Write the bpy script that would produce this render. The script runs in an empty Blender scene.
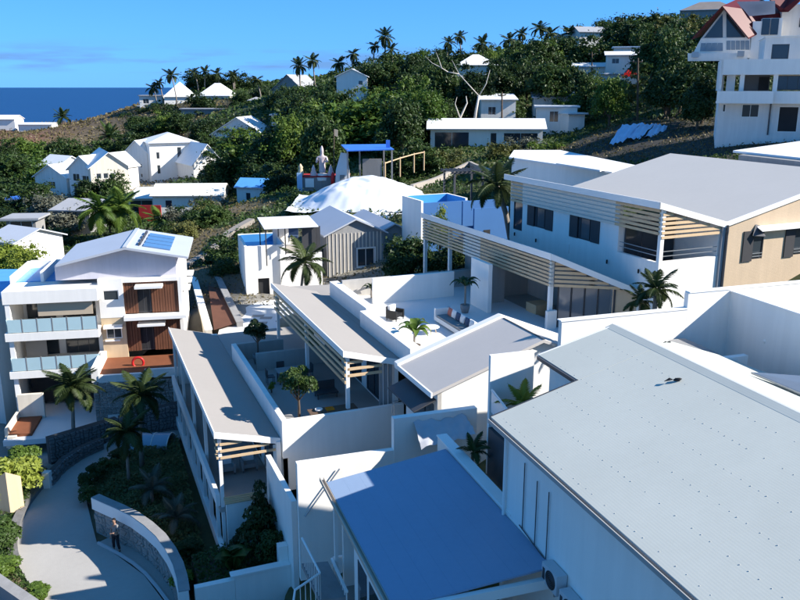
import bpy, math, random
import numpy as np
from mathutils import Vector, Matrix, Euler
random.seed(7); RNG=np.random.default_rng(5)
R=math.radians
S=bpy.context.scene; COL=S.collection
# ---------------------------------------------------------------- camera, sky, sun, exposure
F=820.; PIT=math.atan(213/F); H=22.
cp,sp=math.cos(PIT),math.sin(PIT)
cd=bpy.data.cameras.new('camera'); cd.sensor_width=36; cd.lens=36*F/800; cd.clip_start=.5; cd.clip_end=90000
cam=bpy.data.objects.new('camera',cd); COL.objects.link(cam); cam.location=(0,0,H); cam.rotation_euler=(R(90)-PIT,0,0); S.camera=cam
SUN=Vector((1.56,-.22,1.0)).normalized()
W=bpy.data.worlds.new('World'); S.world=W; W.use_nodes=True
nt=W.node_tree; nt.nodes.clear(); N=nt.nodes.new; LK=nt.links.new
sky=N('ShaderNodeTexSky'); sky.sky_type='NISHITA'; sky.sun_disc=False
sky.sun_elevation=math.asin(SUN.z); sky.sun_rotation=math.atan2(SUN.x,SUN.y)
sky.air_density=1.0; sky.dust_density=.15; sky.ozone_density=2.6; sky.altitude=60
hs=N('ShaderNodeHueSaturation'); hs.inputs['Saturation'].default_value=1.15; LK(sky.outputs[0],hs.inputs['Color'])
bw=N('ShaderNodeRGBToBW'); LK(sky.outputs[0],bw.inputs[0]); pw=N('ShaderNodeMath'); pw.operation='POWER'; pw.inputs[1].default_value=.55; LK(bw.outputs[0],pw.inputs[0])
bl=N('ShaderNodeVectorMath'); bl.operation='SCALE'; bl.inputs[0].default_value=(.105,.55,1.46); LK(pw.outputs[0],bl.inputs['Scale'])
tn=N('ShaderNodeMixRGB'); tn.inputs[0].default_value=.955; LK(hs.outputs[0],tn.inputs[1]); LK(bl.outputs[0],tn.inputs[2])
tc=N('ShaderNodeTexCoord'); mp=N('ShaderNodeMapping'); mp.inputs['Scale'].default_value=(7,7,75); LK(tc.outputs['Generated'],mp.inputs[0])
nz=N('ShaderNodeTexNoise'); nz.inputs['Scale'].default_value=1.0; nz.inputs['Detail'].default_value=6; LK(mp.outputs[0],nz.inputs[0])
sep=N('ShaderNodeSeparateXYZ'); LK(tc.outputs['Generated'],sep.inputs[0])
band=N('ShaderNodeValToRGB'); e=band.color_ramp.elements; e[0].position=.012; e[0].color=(0,0,0,1); e[1].position=.052; e[1].color=(0,0,0,1)
a=e.new(.024); a.color=(1,1,1,1); a=e.new(.036); a.color=(.8,.8,.8,1); LK(sep.outputs['Z'],band.inputs[0])
cr=N('ShaderNodeValToRGB'); cr.color_ramp.elements[0].position=.43; cr.color_ramp.elements[1].position=.58; LK(nz.outputs[0],cr.inputs[0])
mu=N('ShaderNodeMath'); mu.operation='MULTIPLY'; LK(band.outputs[0],mu.inputs[0]); LK(cr.outputs[0],mu.inputs[1])
mu2=N('ShaderNodeMath'); mu2.operation='MULTIPLY'; mu2.inputs[1].default_value=.75; LK(mu.outputs[0],mu2.inputs[0])
mx=N('ShaderNodeMixRGB'); mx.inputs[2].default_value=(.55,1.05,2.0,1); LK(mu2.outputs[0],mx.inputs[0]); LK(tn.outputs[0],mx.inputs[1])
bg=N('ShaderNodeBackground'); bg.inputs[1].default_value=.15; LK(mx.outputs[0],bg.inputs[0])
ow=N('ShaderNodeOutputWorld'); LK(bg.outputs[0],ow.inputs[0])
sl=bpy.data.lights.new('sun','SUN'); sl.energy=4.3; sl.angle=R(.5); sl.color=(1,.955,.88)
so=bpy.data.objects.new('sun',sl); COL.objects.link(so); so.rotation_euler=SUN.to_track_quat('Z','Y').to_euler(); so.location=(60,-30,80)
S.cycles.max_bounces=10; S.cycles.diffuse_bounces=6
vs=S.view_settings; vs.view_transform='Standard'; vs.look='None'; vs.exposure=1.15; vs.gamma=1; vs.use_curve_mapping=False
# ---------------------------------------------------------------- helpers
def ray(x,y):
    a=(x-400)/F; b=(300-y)/F
    return Vector((a,cp+b*sp,-sp+b*cp))
def Pz(x,y,z): r=ray(x,y); return Vector((0,0,H))+r*((z-H)/r.z)
def Pd(x,y,d): r=ray(x,y); return Vector((0,0,H))+r*(d/r.y)
def fw(v,u,z,th):
    s,c=math.sin(R(th)),math.cos(R(th)); return Vector((v*c-u*s,v*s+u*c,z))
def tof(p,th):
    s,c=math.sin(R(th)),math.cos(R(th)); return (c*p.x+s*p.y,-s*p.x+c*p.y,p.z)
ORG={}
class MB:
    def __init__(s): s.v=[]; s.f=[]
    def add(s,vs,fs):
        n=len(s.v); s.v+=[tuple(p) for p in vs]; s.f+=[tuple(i+n for i in f) for f in fs]; return s
    def poly(s,pts): return s.add(pts,[tuple(range(len(pts)))])
    def box(s,x0,x1,y0,y1,z0,z1):
        return s.add([(x0,y0,z0),(x1,y0,z0),(x1,y1,z0),(x0,y1,z0),(x0,y0,z1),(x1,y0,z1),(x1,y1,z1),(x0,y1,z1)],
          [(3,2,1,0),(4,5,6,7),(0,1,5,4),(1,2,6,5),(2,3,7,6),(3,0,4,7)])
    def slab(s,top,t):
        n=len(top); d=Vector((0,0,-1))*t if not isinstance(t,Vector) else t
        vs=[Vector(p)+d for p in top]+[Vector(p) for p in top]
        fs=[tuple(range(n-1,-1,-1)),tuple(range(n,2*n))]+[(i,(i+1)%n,n+(i+1)%n,n+i) for i in range(n)]
        return s.add(vs,fs)
    def beam(s,a,b,w,h,up=(0,0,1)):
        a=Vector(a); b=Vector(b); d=(b-a).normalized(); x=d.cross(Vector(up))
        if x.length<1e-4: x=d.cross(Vector((0,1,0)))
        x.normalize(); y=x.cross(d).normalized()
        vs=[]
        for p in (a,b):
            for (i,j) in ((-1,-1),(1,-1),(1,1),(-1,1)): vs.append(p+x*i*w/2+y*j*h/2)
        return s.add(vs,[(0,1,2,3),(7,6,5,4),(0,4,5,1),(1,5,6,2),(2,6,7,3),(3,7,4,0)])
    def tube(s,pts,r,n=8,caps=True):
        pts=[Vector(p) for p in pts]; m=len(pts); rr=r if isinstance(r,(list,tuple)) else [r]*m
        vs=[]; fs=[]; px=None
        for i,p in enumerate(pts):
            d=(pts[min(i+1,m-1)]-pts[max(i-1,0)]).normalized()
            if px is None:
                px=d.cross(Vector((0,0,1)))
                if px.length<.05: px=d.cross(Vector((0,1,0)))
            x=(px-d*px.dot(d)).normalized(); y=d.cross(x); px=x
            for k in range(n):
                a=2*math.pi*k/n; vs.append(p+(x*math.cos(a)+y*math.sin(a))*rr[i])
        for i in range(m-1):
            for k in range(n): fs.append((i*n+k,i*n+(k+1)%n,(i+1)*n+(k+1)%n,(i+1)*n+k))
        if caps: fs+= [tuple(range(n-1,-1,-1)),tuple(range((m-1)*n,m*n))]
        return s.add(vs,fs)
    def lathe(s,c,prof,n=14):
        vs=[];fs=[];m=len(prof)
        for (r,z) in prof:
            for k in range(n): a=2*math.pi*k/n; vs.append((c[0]+r*math.cos(a),c[1]+r*math.sin(a),c[2]+z))
        for i in range(m-1):
            for k in range(n): fs.append((i*n+k,i*n+(k+1)%n,(i+1)*n+(k+1)%n,(i+1)*n+k))
        fs+=[tuple(range(n-1,-1,-1)),tuple(range((m-1)*n,m*n))]
        return s.add(vs,fs)
    def mesh(s,name,mat,smooth=False,off=(0,0,0)):
        me=bpy.data.meshes.new(name); ox,oy,oz=off
        me.from_pydata([(p[0]-ox,p[1]-oy,p[2]-oz) for p in s.v],[],s.f); me.materials.append(mat)
        if smooth: me.polygons.foreach_set('use_smooth',[True]*len(me.polygons))
        me.update(); return me
    def build(s,name,mat,par,smooth=False,kind=None,label=None):
        off=ORG.get(par.name,(0,0,0)); o=bpy.data.objects.new(name,s.mesh(name,mat,smooth,off)); COL.objects.link(o); o.parent=par
        ORG[o.name]=off
        if kind: o['kind']=kind
        if label: o['label']=label
        return o
    def solo(s,name,mat,label,cat,o=(0,0,0),th=0,group=None,smooth=False,kind=None):
        ob=bpy.data.objects.new(name,s.mesh(name,mat,smooth,o)); COL.objects.link(ob)
        ob.location=fw(*o,th); ob.rotation_euler=(0,0,R(th)); ORG[ob.name]=o
        if label: ob['label']=label
        if cat: ob['category']=cat
        if group: ob['group']=group
        if kind: ob['kind']=kind
        return ob
def thing(name,label,cat,o=(0,0,0),th=0,group=None):
    ob=bpy.data.objects.new(name,None); ob.empty_display_size=.3; COL.objects.link(ob); ob.location=fw(*o,th); ob.rotation_euler=(0,0,R(th))
    ORG[ob.name]=o; ob['label']=label; ob['category']=cat
    if group: ob['group']=group
    return ob
def dup(root,loc,rz=0,label=None,scale=None):
    r=root.copy(); COL.objects.link(r); r.location=loc; r.rotation_euler=(0,0,rz)
    if scale: r.scale=scale
    if label: r['label']=label
    for ch in list(root.children):
        c=ch.copy(); COL.objects.link(c); c.parent=r
        for g in ch.children: k=g.copy(); COL.objects.link(k); k.parent=c
    return r
BX=lambda *a: MB().box(*a)
# ---------------------------------------------------------------- materials
MATS={}
def M(name,col,rough=.8,var=.12,vs=.6,streak=0,bump=0,bs=30,metal=0,spec=.3,fine=0):
    if name in MATS: return MATS[name]
    m=bpy.data.materials.new(name); m.use_nodes=True; t=m.node_tree; b=t.nodes['Principled BSDF']
    b.inputs['Roughness'].default_value=rough; b.inputs['Metallic'].default_value=metal; b.inputs['Specular IOR Level'].default_value=spec
    g=t.nodes.new('ShaderNodeNewGeometry')
    def noise(sc,det=5,src=None):
        n=t.nodes.new('ShaderNodeTexNoise'); n.inputs['Scale'].default_value=sc; n.inputs['Detail'].default_value=det; n.inputs['Roughness'].default_value=.6
        t.links.new(src or g.outputs['Position'],n.inputs['Vector']); return n
    def math_(op,a,bv):
        n=t.nodes.new('ShaderNodeMath'); n.operation=op
        for i,x in enumerate((a,bv)):
            if isinstance(x,(int,float)): n.inputs[i].default_value=x
            else: t.links.new(x,n.inputs[i])
        return n.outputs[0]
    f=math_('MULTIPLY_ADD',noise(vs).outputs[0],2*var); t.nodes[-1].inputs[2].default_value=1-var
    if fine:
        f2=math_('MULTIPLY_ADD',noise(vs*14,3).outputs[0],2*fine); t.nodes[-1].inputs[2].default_value=1-fine; f=math_('MULTIPLY',f,f2)
    if streak:
        mpn=t.nodes.new('ShaderNodeMapping'); mpn.inputs['Scale'].default_value=(2.2,2.2,.16); t.links.new(g.outputs['Position'],mpn.inputs[0])
        r=t.nodes.new('ShaderNodeValToRGB'); r.color_ramp.elements[0].position=.42; r.color_ramp.elements[1].position=.62
        t.links.new(noise(1,6,mpn.outputs[0]).outputs[0],r.inputs[0])
        f3=math_('MULTIPLY_ADD',r.outputs[0],streak); t.nodes[-1].inputs[2].default_value=1-streak; f=math_('MULTIPLY',f,f3)
    v=t.nodes.new('ShaderNodeVectorMath'); v.operation='SCALE'; v.inputs[0].default_value=col; t.links.new(f,v.inputs['Scale']); t.links.new(v.outputs[0],b.inputs['Base Color'])
    if bump:
        bn=t.nodes.new('ShaderNodeBump'); bn.inputs['Strength'].default_value=bump; bn.inputs['Distance'].default_value=.03
        t.links.new(noise(bs,4).outputs[0],bn.inputs['Height']); t.links.new(bn.outputs[0],b.inputs['Normal'])
    MATS[name]=m; return m
def wavebump(m,axis_deg,scale,strength=.5,dist=.02,prof='SIN',z=False):
    t=m.node_tree; b=t.nodes['Principled BSDF']; g=t.nodes.new('ShaderNodeNewGeometry'); mp=t.nodes.new('ShaderNodeMapping')
    if z: mp.inputs['Rotation'].default_value=(0,R(90),0)
    else: mp.inputs['Rotation'].default_value=(0,0,R(axis_deg))
    w=t.nodes.new('ShaderNodeTexWave'); w.wave_profile=prof; w.inputs['Scale'].default_value=scale; w.inputs['Distortion'].default_value=0
    bn=t.nodes.new('ShaderNodeBump'); bn.inputs['Strength'].default_value=strength; bn.inputs['Distance'].default_value=dist
    t.links.new(g.outputs['Position'],mp.inputs[0]); t.links.new(mp.outputs[0],w.inputs['Vector']); t.links.new(w.outputs['Fac'],bn.inputs['Height']); t.links.new(bn.outputs[0],b.inputs['Normal'])
    return m
white=M('white_render',(.88,.84,.775),.85,.06,.5,.045,.15,40)
whiteold=M('weathered_white',(.80,.765,.71),.85,.09,.5,.08,.2,30)
paintw=M('white_paint_trim',(.86,.83,.78),.55,.05,.8)
lightroof=M('light_tan_membrane',(.50,.465,.43),.9,.06,.35,0,.1,60,fine=.03)
grey_w=M('grey_render',(.46,.435,.40),.9,.08,.5,.1,.15,40)
tanroof=M('tan_membrane_roof',(.34,.31,.28),.9,.06,.35,.0,.1,60,fine=.03)
eroof=M('grey_membrane_roof',(.47,.45,.42),.9,.05,.25,0,.1,60,fine=.03)
metal_roof=wavebump(M('pale_corrugated_metal',(.53,.535,.47),.75,.10,.35,.0,0,spec=.2,fine=.03),-18.5,4.1,.06,.006)
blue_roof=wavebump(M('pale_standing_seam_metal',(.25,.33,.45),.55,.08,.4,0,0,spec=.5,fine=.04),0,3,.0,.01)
wood=M('pale_timber',(.62,.44,.26),.7,.15,3,0,.2,60)
woodw=M('white_washed_timber',(.72,.65,.54),.7,.08,3,0,.2,60)
clad=wavebump(M('orange_horizontal_cladding',(.66,.50,.34),.75,.08,1.2,.06),0,5.2,.5,.02,'SAW',z=True)
brown=M('brown_timber_boards',(.16,.065,.035),.7,.2,3,.1)
dark=M('dark_interior',(.03,.03,.032),.9,.2,2)
glass=M('dark_window_glass',(.035,.045,.055),.08,.3,.4,spec=.6)
bglass=M('frosted_blue_glass',(.42,.58,.62),.15,.08,1,spec=.6)
shut=M('charcoal_shutter',(.05,.048,.05),.6,.1,3)
dmetal=M('dark_grey_metal',(.08,.08,.085),.5,.1,2,metal=.3)
gmetal=M('galvanised_metal',(.42,.43,.44),.4,.1,2,metal=.7)
conc=M('grey_concrete',(.30,.29,.28),.9,.15,.5,.12,.2,30,fine=.05)
drivem=M('driveway_concrete',(.40,.375,.34),.92,.14,.3,0,.25,25,fine=.06)
tile=M('pale_terrace_tile',(.72,.71,.69),.7,.05,.6,fine=.03)
gtile=M('grey_terrace_floor',(.36,.335,.305),.8,.08,.6,fine=.04)
cream=M('cream_render',(.76,.68,.55),.85,.06,.5,.1,.15,40)
tanw=M('tan_render',(.62,.47,.30),.85,.06,.5,.1,.15,40)
lilac=M('pale_lilac_render',(.60,.58,.63),.85,.06,.5,.06)
rust=M('rust_red_deck',(.20,.068,.03),.8,.25,1.2,0,.2,40,fine=.15)
redroof=M('red_metal_roof',(.11,.008,.009),.5,.12,.6)
blueroof=M('blue_paint_and_shade_roof',(.10,.33,.68),.45,.15,.8)  # real paint on the hut, shadow blue on the edge house
bluetarp=M('blue_tarp',(.05,.18,.62),.5,.2,1)
whiteroof=M('white_painted_roof',(.80,.80,.79),.6,.06,.4,.05)
creamroof=M('cream_painted_roof',(.78,.76,.66),.6,.06,.5,.05)
greyroof=M('grey_sheet_roof',(.34,.34,.35),.7,.15,.8)
tinroof=M('pale_tin_roof',(.48,.50,.54),.45,.08,.6,spec=.5)
gboard=M('grey_weathered_boards',(.31,.305,.30),.8,.18,2,.1)
pool=M('blue_pool_lining',(.07,.30,.62),.3,.1,.6)
red=M('red_plastic',(.55,.02,.02),.4,.1,2)
redw=M('red_painted_wall',(.42,.03,.03),.8,.12,.8,.1)
orange=M('orange_plastic',(.80,.26,.02),.5,.1,3)
black=M('black_rubber',(.015,.015,.016),.6,.1,3)
linen=M('white_linen',(.72,.71,.69),.9,.06,4)
navy=M('navy_fabric',(.05,.08,.14),.9,.1,4)
rose=M('rose_fabric',(.45,.16,.12),.9,.1,4)
gfab=M('grey_fabric',(.27,.26,.25),.95,.1,4)
terrac=M('grey_ceramic',(.25,.245,.24),.6,.1,4)
solar=M('blue_solar_glass',(.06,.17,.36),.15,.15,2,spec=.6)
stone=M('basalt_stone',(.17,.165,.16),.9,.45,2.3,0,.4,20,fine=.25)
stoneL=M('pale_lava_stone',(.30,.28,.255),.9,.4,2.3,0,.4,20,fine=.25)
mortar=M('dark_mortar',(.07,.068,.065),.95,.2,3)
mortarL=M('pale_mortar',(.42,.41,.39),.95,.15,3)
bark=M('palm_bark',(.25,.21,.17),.9,.25,3,0,.3,20)
bark2=M('brown_bark',(.12,.085,.06),.9,.25,3,0,.3,20)
deadw=M('bleached_wood',(.55,.50,.45),.9,.2,2)
def leafmat(name,c1,c2,trans=.35,rough=.5):
    m=bpy.data.materials.new(name); m.use_nodes=True; t=m.node_tree; t.nodes.clear()
    out=t.nodes.new('ShaderNodeOutputMaterial'); g=t.nodes.new('ShaderNodeNewGeometry'); oi=t.nodes.new('ShaderNodeObjectInfo')
    n=t.nodes.new('ShaderNodeTexNoise'); n.inputs['Scale'].default_value=.9; n.inputs['Detail'].default_value=5; n.inputs['Roughness'].default_value=.7; t.links.new(g.outputs['Position'],n.inputs['Vector'])
    a=t.nodes.new('ShaderNodeMath'); a.operation='MULTIPLY_ADD'; a.inputs[1].default_value=.55; t.links.new(oi.outputs['Random'],a.inputs[0]); t.links.new(n.outputs[0],a.inputs[2])
    mr=t.nodes.new('ShaderNodeMapRange'); mr.inputs[1].default_value=.35; mr.inputs[2].default_value=1.15; t.links.new(a.outputs[0],mr.inputs[0])
    mx=t.nodes.new('ShaderNodeMixRGB'); mx.inputs[1].default_value=(*c1,1); mx.inputs[2].default_value=(*c2,1); t.links.new(mr.outputs[0],mx.inputs[0])
    p=t.nodes.new('ShaderNodeBsdfPrincipled'); p.inputs['Roughness'].default_value=rough; p.inputs['Specular IOR Level'].default_value=.25; t.links.new(mx.outputs[0],p.inputs['Base Color'])
    tr=t.nodes.new('ShaderNodeBsdfTranslucent'); t.links.new(mx.outputs[0],tr.inputs[0])
    ms=t.nodes.new('ShaderNodeMixShader'); ms.inputs[0].default_value=trans; t.links.new(p.outputs[0],ms.inputs[1]); t.links.new(tr.outputs[0],ms.inputs[2]); t.links.new(ms.outputs[0],out.inputs[0])
    return m
lf_dark=leafmat('dark_foliage',(.014,.030,.009),(.045,.080,.018),.22)
lf_mid=leafmat('green_foliage',(.022,.046,.012),(.070,.115,.026),.26)
lf_bright=leafmat('bright_foliage',(.05,.105,.014),(.14,.205,.035),.33)
lf_yel=leafmat('yellow_green_foliage',(.14,.20,.02),(.30,.34,.06),.35)
lf_grey=leafmat('grey_green_foliage',(.09,.10,.07),(.18,.18,.13),.25)
lf_palm=leafmat('palm_foliage',(.022,.042,.012),(.075,.10,.03),.25)
lf_dry=leafmat('dry_grass_blades',(.10,.085,.035),(.19,.15,.065),.2)
OLM=leafmat('olive_foliage',(.09,.10,.025),(.17,.17,.05),.3)
# generic wall with openings: ax 'y' -> plane y=p (runs along x), ax 'x' -> plane x=p (runs along y)
def wall(mb,ax,p,t,a0,a1,z0,z1,ops=()):
    xs=sorted({a0,a1,*[o[0] for o in ops],*[o[1] for o in ops]}); zs=sorted({z0,z1,*[o[2] for o in ops],*[o[3] for o in ops]})
    for i in range(len(xs)-1):
        run=None
        for j in range(len(zs)-1):
            cx=(xs[i]+xs[i+1])/2; cz=(zs[j]+zs[j+1])/2
            solid=not any(o[0]<cx<o[1] and o[2]<cz<o[3] for o in ops)
            if solid:
                if run is None: run=zs[j]
                if j==len(zs)-2: bx_(mb,ax,p,t,xs[i],xs[i+1],run,zs[j+1]); run=None
            elif run is not None: bx_(mb,ax,p,t,xs[i],xs[i+1],run,zs[j]); run=None
    return mb
def bx_(mb,ax,p,t,a0,a1,z0,z1):
    if ax=='y': mb.box(a0,a1,min(p,p+t),max(p,p+t),z0,z1)
    else: mb.box(min(p,p+t),max(p,p+t),a0,a1,z0,z1)
def window(par,ax,p,d,a0,a1,z0,z1,n=2,fm=paintw,gm=glass,name='window',fwid=.06,rec=.08):
    """frame round an opening in the face at p; d=+1/-1 is the direction INTO the wall"""
    f=MB(); q0=p+d*(rec-.05); t=d*.07
    bx_(f,ax,q0,t,a0,a0+fwid,z0,z1); bx_(f,ax,q0,t,a1-fwid,a1,z0,z1); bx_(f,ax,q0,t,a0+fwid,a1-fwid,z0,z0+fwid); bx_(f,ax,q0,t,a0+fwid,a1-fwid,z1-fwid,z1)
    st=(a1-a0-2*fwid)/n
    for i in range(1,n): bx_(f,ax,q0,t,a0+fwid+st*i-fwid/3,a0+fwid+st*i+fwid/3,z0+fwid,z1-fwid)
    w=f.build(name,fm,par)
    for i in range(n):
        g=MB(); bx_(g,ax,q0+d*.035,d*.02,a0+fwid+st*i+.002+(fwid/3 if i else 0),a0+fwid+st*(i+1)-.002-(fwid/3 if i<n-1 else 0),z0+fwid+.002,z1-fwid-.002); g.build('pane',gm,w)
    return w
# ---------------------------------------------------------------- terrain
GR=(.055,.07,.022); DT=(.15,.115,.07); DK=(.04,.036,.03); RE=(.17,.075,.045); ST=(.30,.28,.25); OL=(.13,.13,.045)
CT=[]
def C(px,py,d,c=GR): p=Pd(px,py,d); CT.append((p.x,p.y,p.z,c))
def CK(v,u,z,c=GR,th=21.6): p=fw(v,u,z,th); CT.append((p.x,p.y,p.z,c))
def CW(x,y,z,c=GR): CT.append((x,y,z,c))
for x,y in ((-14,36),(-19,37),(-21,43),(-17,41),(-18,47),(-11,33),(-15,30),(-22,30),(-24,38),(-12,46),(-8,34)): CW(x,y,-.12,DT)
CW(-30,30,.3); CW(-32,42,.2); CW(-28,48,-1.3,ST); CW(-14,52,-.6); CW(-22,53,-1.6,ST); CW(-30,53,-1.6,ST); CW(-22,59,-1.5); CW(-31,62,-1.0); CW(-24,47.5,-.9,ST); CW(-8,28,.2); CW(-10,18,0); CW(10,10,2); CW(30,8,6)
for v,u,z in ((4,36,.2),(4,48,.3),(3,44,.2),(6,33,.2),(9,40,1.5),(9,52,4.2),(14,40,4),(14,52,4.8),(20,38,7),(20,52,7),(27,40,8),(27,52,8.5),(32,34,9.5),(36,45,11),(44,40,12.5),(42,55,12.5),(5,24,2),(8,20,2),(14,16,6),(20,20,8),(26,24,9),(34,20,10)): CK(v,u,z)
C(195,320,60,DK); C(200,300,66,DK); C(260,312,63,ST); C(310,300,66,ST)
C(205,262,78,DT); C(190,275,72,DT); C(230,225,92,GR); C(215,215,100,DT); C(205,235,88,DT)
C(20,245,112); C(60,225,120); C(110,225,118); C(170,222,116); C(5,200,150); C(60,198,152,ST); C(120,196,152,ST); C(165,180,170,ST); C(215,172,165); C(180,213,128)
C(250,208,121,DT); C(290,190,112); C(330,190,106); C(390,190,104); C(360,200,92); C(310,208,88); C(420,190,96); C(440,170,112,OL); C(470,155,118,OL); C(400,178,112,OL)
C(450,225,80); C(480,215,84)
C(15,170,190,GR); C(30,150,230,DT); C(60,145,250,DT); C(10,140,255,RE); C(40,132,300,RE); C(70,128,330,DT); C(20,126,345,RE); C(100,140,250,DT); C(130,130,260,DT); C(110,115,320,RE); C(95,120,330,DK); C(130,108,330,RE)
C(150,118,270,DK); C(200,112,270,DK); C(240,108,260,DK); C(160,140,215,DK); C(230,138,205,DK); C(200,92,300); C(250,90,300); C(170,98,310)
C(270,110,220); C(290,92,240); C(320,100,220); C(270,150,180); C(330,140,160); C(300,165,140); C(380,140,150); C(380,100,190); C(350,95,200); C(420,80,215); C(380,82,240); C(460,72,230); C(500,75,210); C(540,68,230); C(440,110,165); C(500,100,170); C(470,145,130); C(520,148,128); C(560,132,140); C(545,150,115,OL); C(580,100,170); C(600,70,200); C(600,48,230); C(640,95,155); C(640,50,200); C(680,35,210); C(690,70,165); C(720,20,220); C(800,10,220); C(620,125,115,DK); C(660,142,95,DK); C(700,132,98,DK); C(650,125,108,DK); C(590,150,100,DK); C(600,138,108,DK); C(740,136,88,DK); C(800,138,84,DK); C(690,115,120,GR); C(760,70,130); C(850,60,130); C(850,120,100); C(900,200,50)
# land falling to the sea beyond the headland, hills behind the ridge
for x,y,z in ((-190,440,-12),(-260,380,-10),(-150,460,-12),(-100,430,0),(-230,520,-45),(-130,560,-45),(-60,560,-40),(-330,480,-45),(-420,380,-45),(-30,480,5),(60,520,0),(160,480,25),(280,420,40),(-300,250,-6),(-330,120,-8),(-140,110,-1),(-180,180,0),(-80,60,-1),(-70,90,-1),(-60,35,-1),(420,300,45),(380,150,40),(250,100,26),(160,60,18),(120,20,12),(-420,520,-60),(0,700,-60),(300,700,-20),(-700,600,-80),(700,500,40),(-700,100,-60),(0,-40,2),(-60,-40,-3),(70,-40,9),(0,-250,8),(-250,-200,-8),(250,-200,30),(-500,-500,-20),(500,-500,50)): CW(x,y,z)
A_=np.array([[c[0],c[1]] for c in CT])/100.; ZC=np.array([c[2] for c in CT]); CC=np.array([c[3] for c in CT])
def _ph(d2): return np.where(d2>1e-12,.5*d2*np.log(d2+1e-12),0)
n_=len(A_); K_=_ph(((A_[:,None]-A_[None])**2).sum(-1))+np.eye(n_)*.0004; Q_=np.c_[np.ones(n_),A_]
SOL=np.linalg.solve(np.block([[K_,Q_],[Q_.T,np.zeros((3,3))]]),np.r_[ZC,0,0,0])
def terr(x,y):
    P=np.atleast_2d(np.stack([np.asarray(x,float).ravel(),np.asarray(y,float).ravel()],1))/100.
    d2=((P[:,None]-A_[None])**2).sum(-1); z=_ph(d2)@SOL[:n_]+SOL[n_]+P@SOL[n_+1:]
    return z
def tz(x,y): return float(terr([x],[y])[0])
def tcol(x,y):
    P=np.stack([x,y],1)/100.; d2=((P[:,None]-A_[None])**2).sum(-1); w=1/(d2+1e-4)**1.6; w/=w.sum(1,keepdims=True); return w@CC
def build_terrain():
    na,nd=380,190
    an=np.radians(np.r_[np.linspace(-180,-62,50)[:-1],np.linspace(-62,62,na-98),np.linspace(62,180,50)[1:]]); dd=9*np.power(760/9,np.linspace(0,1,nd))
    X=(np.tan(an)[None]*0+np.sin(an)[None]*dd[:,None]); Y=np.cos(an)[None]*dd[:,None]
    x=X.ravel(); y=Y.ravel(); z=np.concatenate([terr(x[i:i+8000],y[i:i+8000]) for i in range(0,len(x),8000)])
    rr=np.hypot(x,y); z+= (np.sin(x*.55+1.3*np.sin(y*.31))*np.cos(y*.47+x*.2)*.25+RNG.normal(0,.06,len(x)))*np.clip((rr-58)/50,0,1)*np.clip(rr/150,.5,2.2)
    nearpad=(x>-25)&(x<-5)&(y>26)&(y<52); z=np.where(nearpad,np.minimum(z,-.06),z)
    c=np.concatenate([tcol(x[i:i+8000],y[i:i+8000]) for i in range(0,len(x),8000)])
    fs=[(i*na+j,i*na+j+1,(i+1)*na+j+1,(i+1)*na+j) for i in range(nd-1) for j in range(na-1)]
    me=bpy.data.meshes.new('terrain'); me.from_pydata(np.c_[x,y,z].tolist(),[],fs)
    at=me.color_attributes.new('ground','FLOAT_COLOR','POINT'); at.data.foreach_set('color',np.c_[c,np.ones(len(c))].astype(np.float32).ravel())
    me.polygons.foreach_set('use_smooth',[True]*len(fs))
    m=M('hillside_ground',(.1,.1,.1),.95,.35,.25,0,.8,3,fine=.3); t=m.node_tree
    ca=t.nodes.new('ShaderNodeVertexColor'); ca.layer_name='ground'
    sc=[n for n in t.nodes if n.type=='VECT_MATH'][0]; t.links.new(ca.outputs[0],sc.inputs[0])
    me.materials.append(m); o=bpy.data.objects.new('terrain',me); COL.objects.link(o); o['kind']='structure'
build_terrain()
# sea
sm=M('sea_water',(.002,.026,.105),.35,.12,.004,spec=.12); 
def sea():
    t=sm.node_tree; b=t.nodes['Principled BSDF']; g=t.nodes.new('ShaderNodeNewGeometry'); n=t.nodes.new('ShaderNodeTexNoise'); n.inputs['Scale'].default_value=.06; n.inputs['Detail'].default_value=6
    bn=t.nodes.new('ShaderNodeBump'); bn.inputs['Strength'].default_value=.8; bn.inputs['Distance'].default_value=2.5
    t.links.new(g.outputs['Position'],n.inputs['Vector']); t.links.new(n.outputs[0],bn.inputs['Height']); t.links.new(bn.outputs[0],b.inputs['Normal'])
    MB().poly([(-60000,150,-32),(60000,150,-32),(60000,80000,-32),(-60000,80000,-32)]).solo('sea',sm,None,None,kind='structure')
sea()
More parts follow.
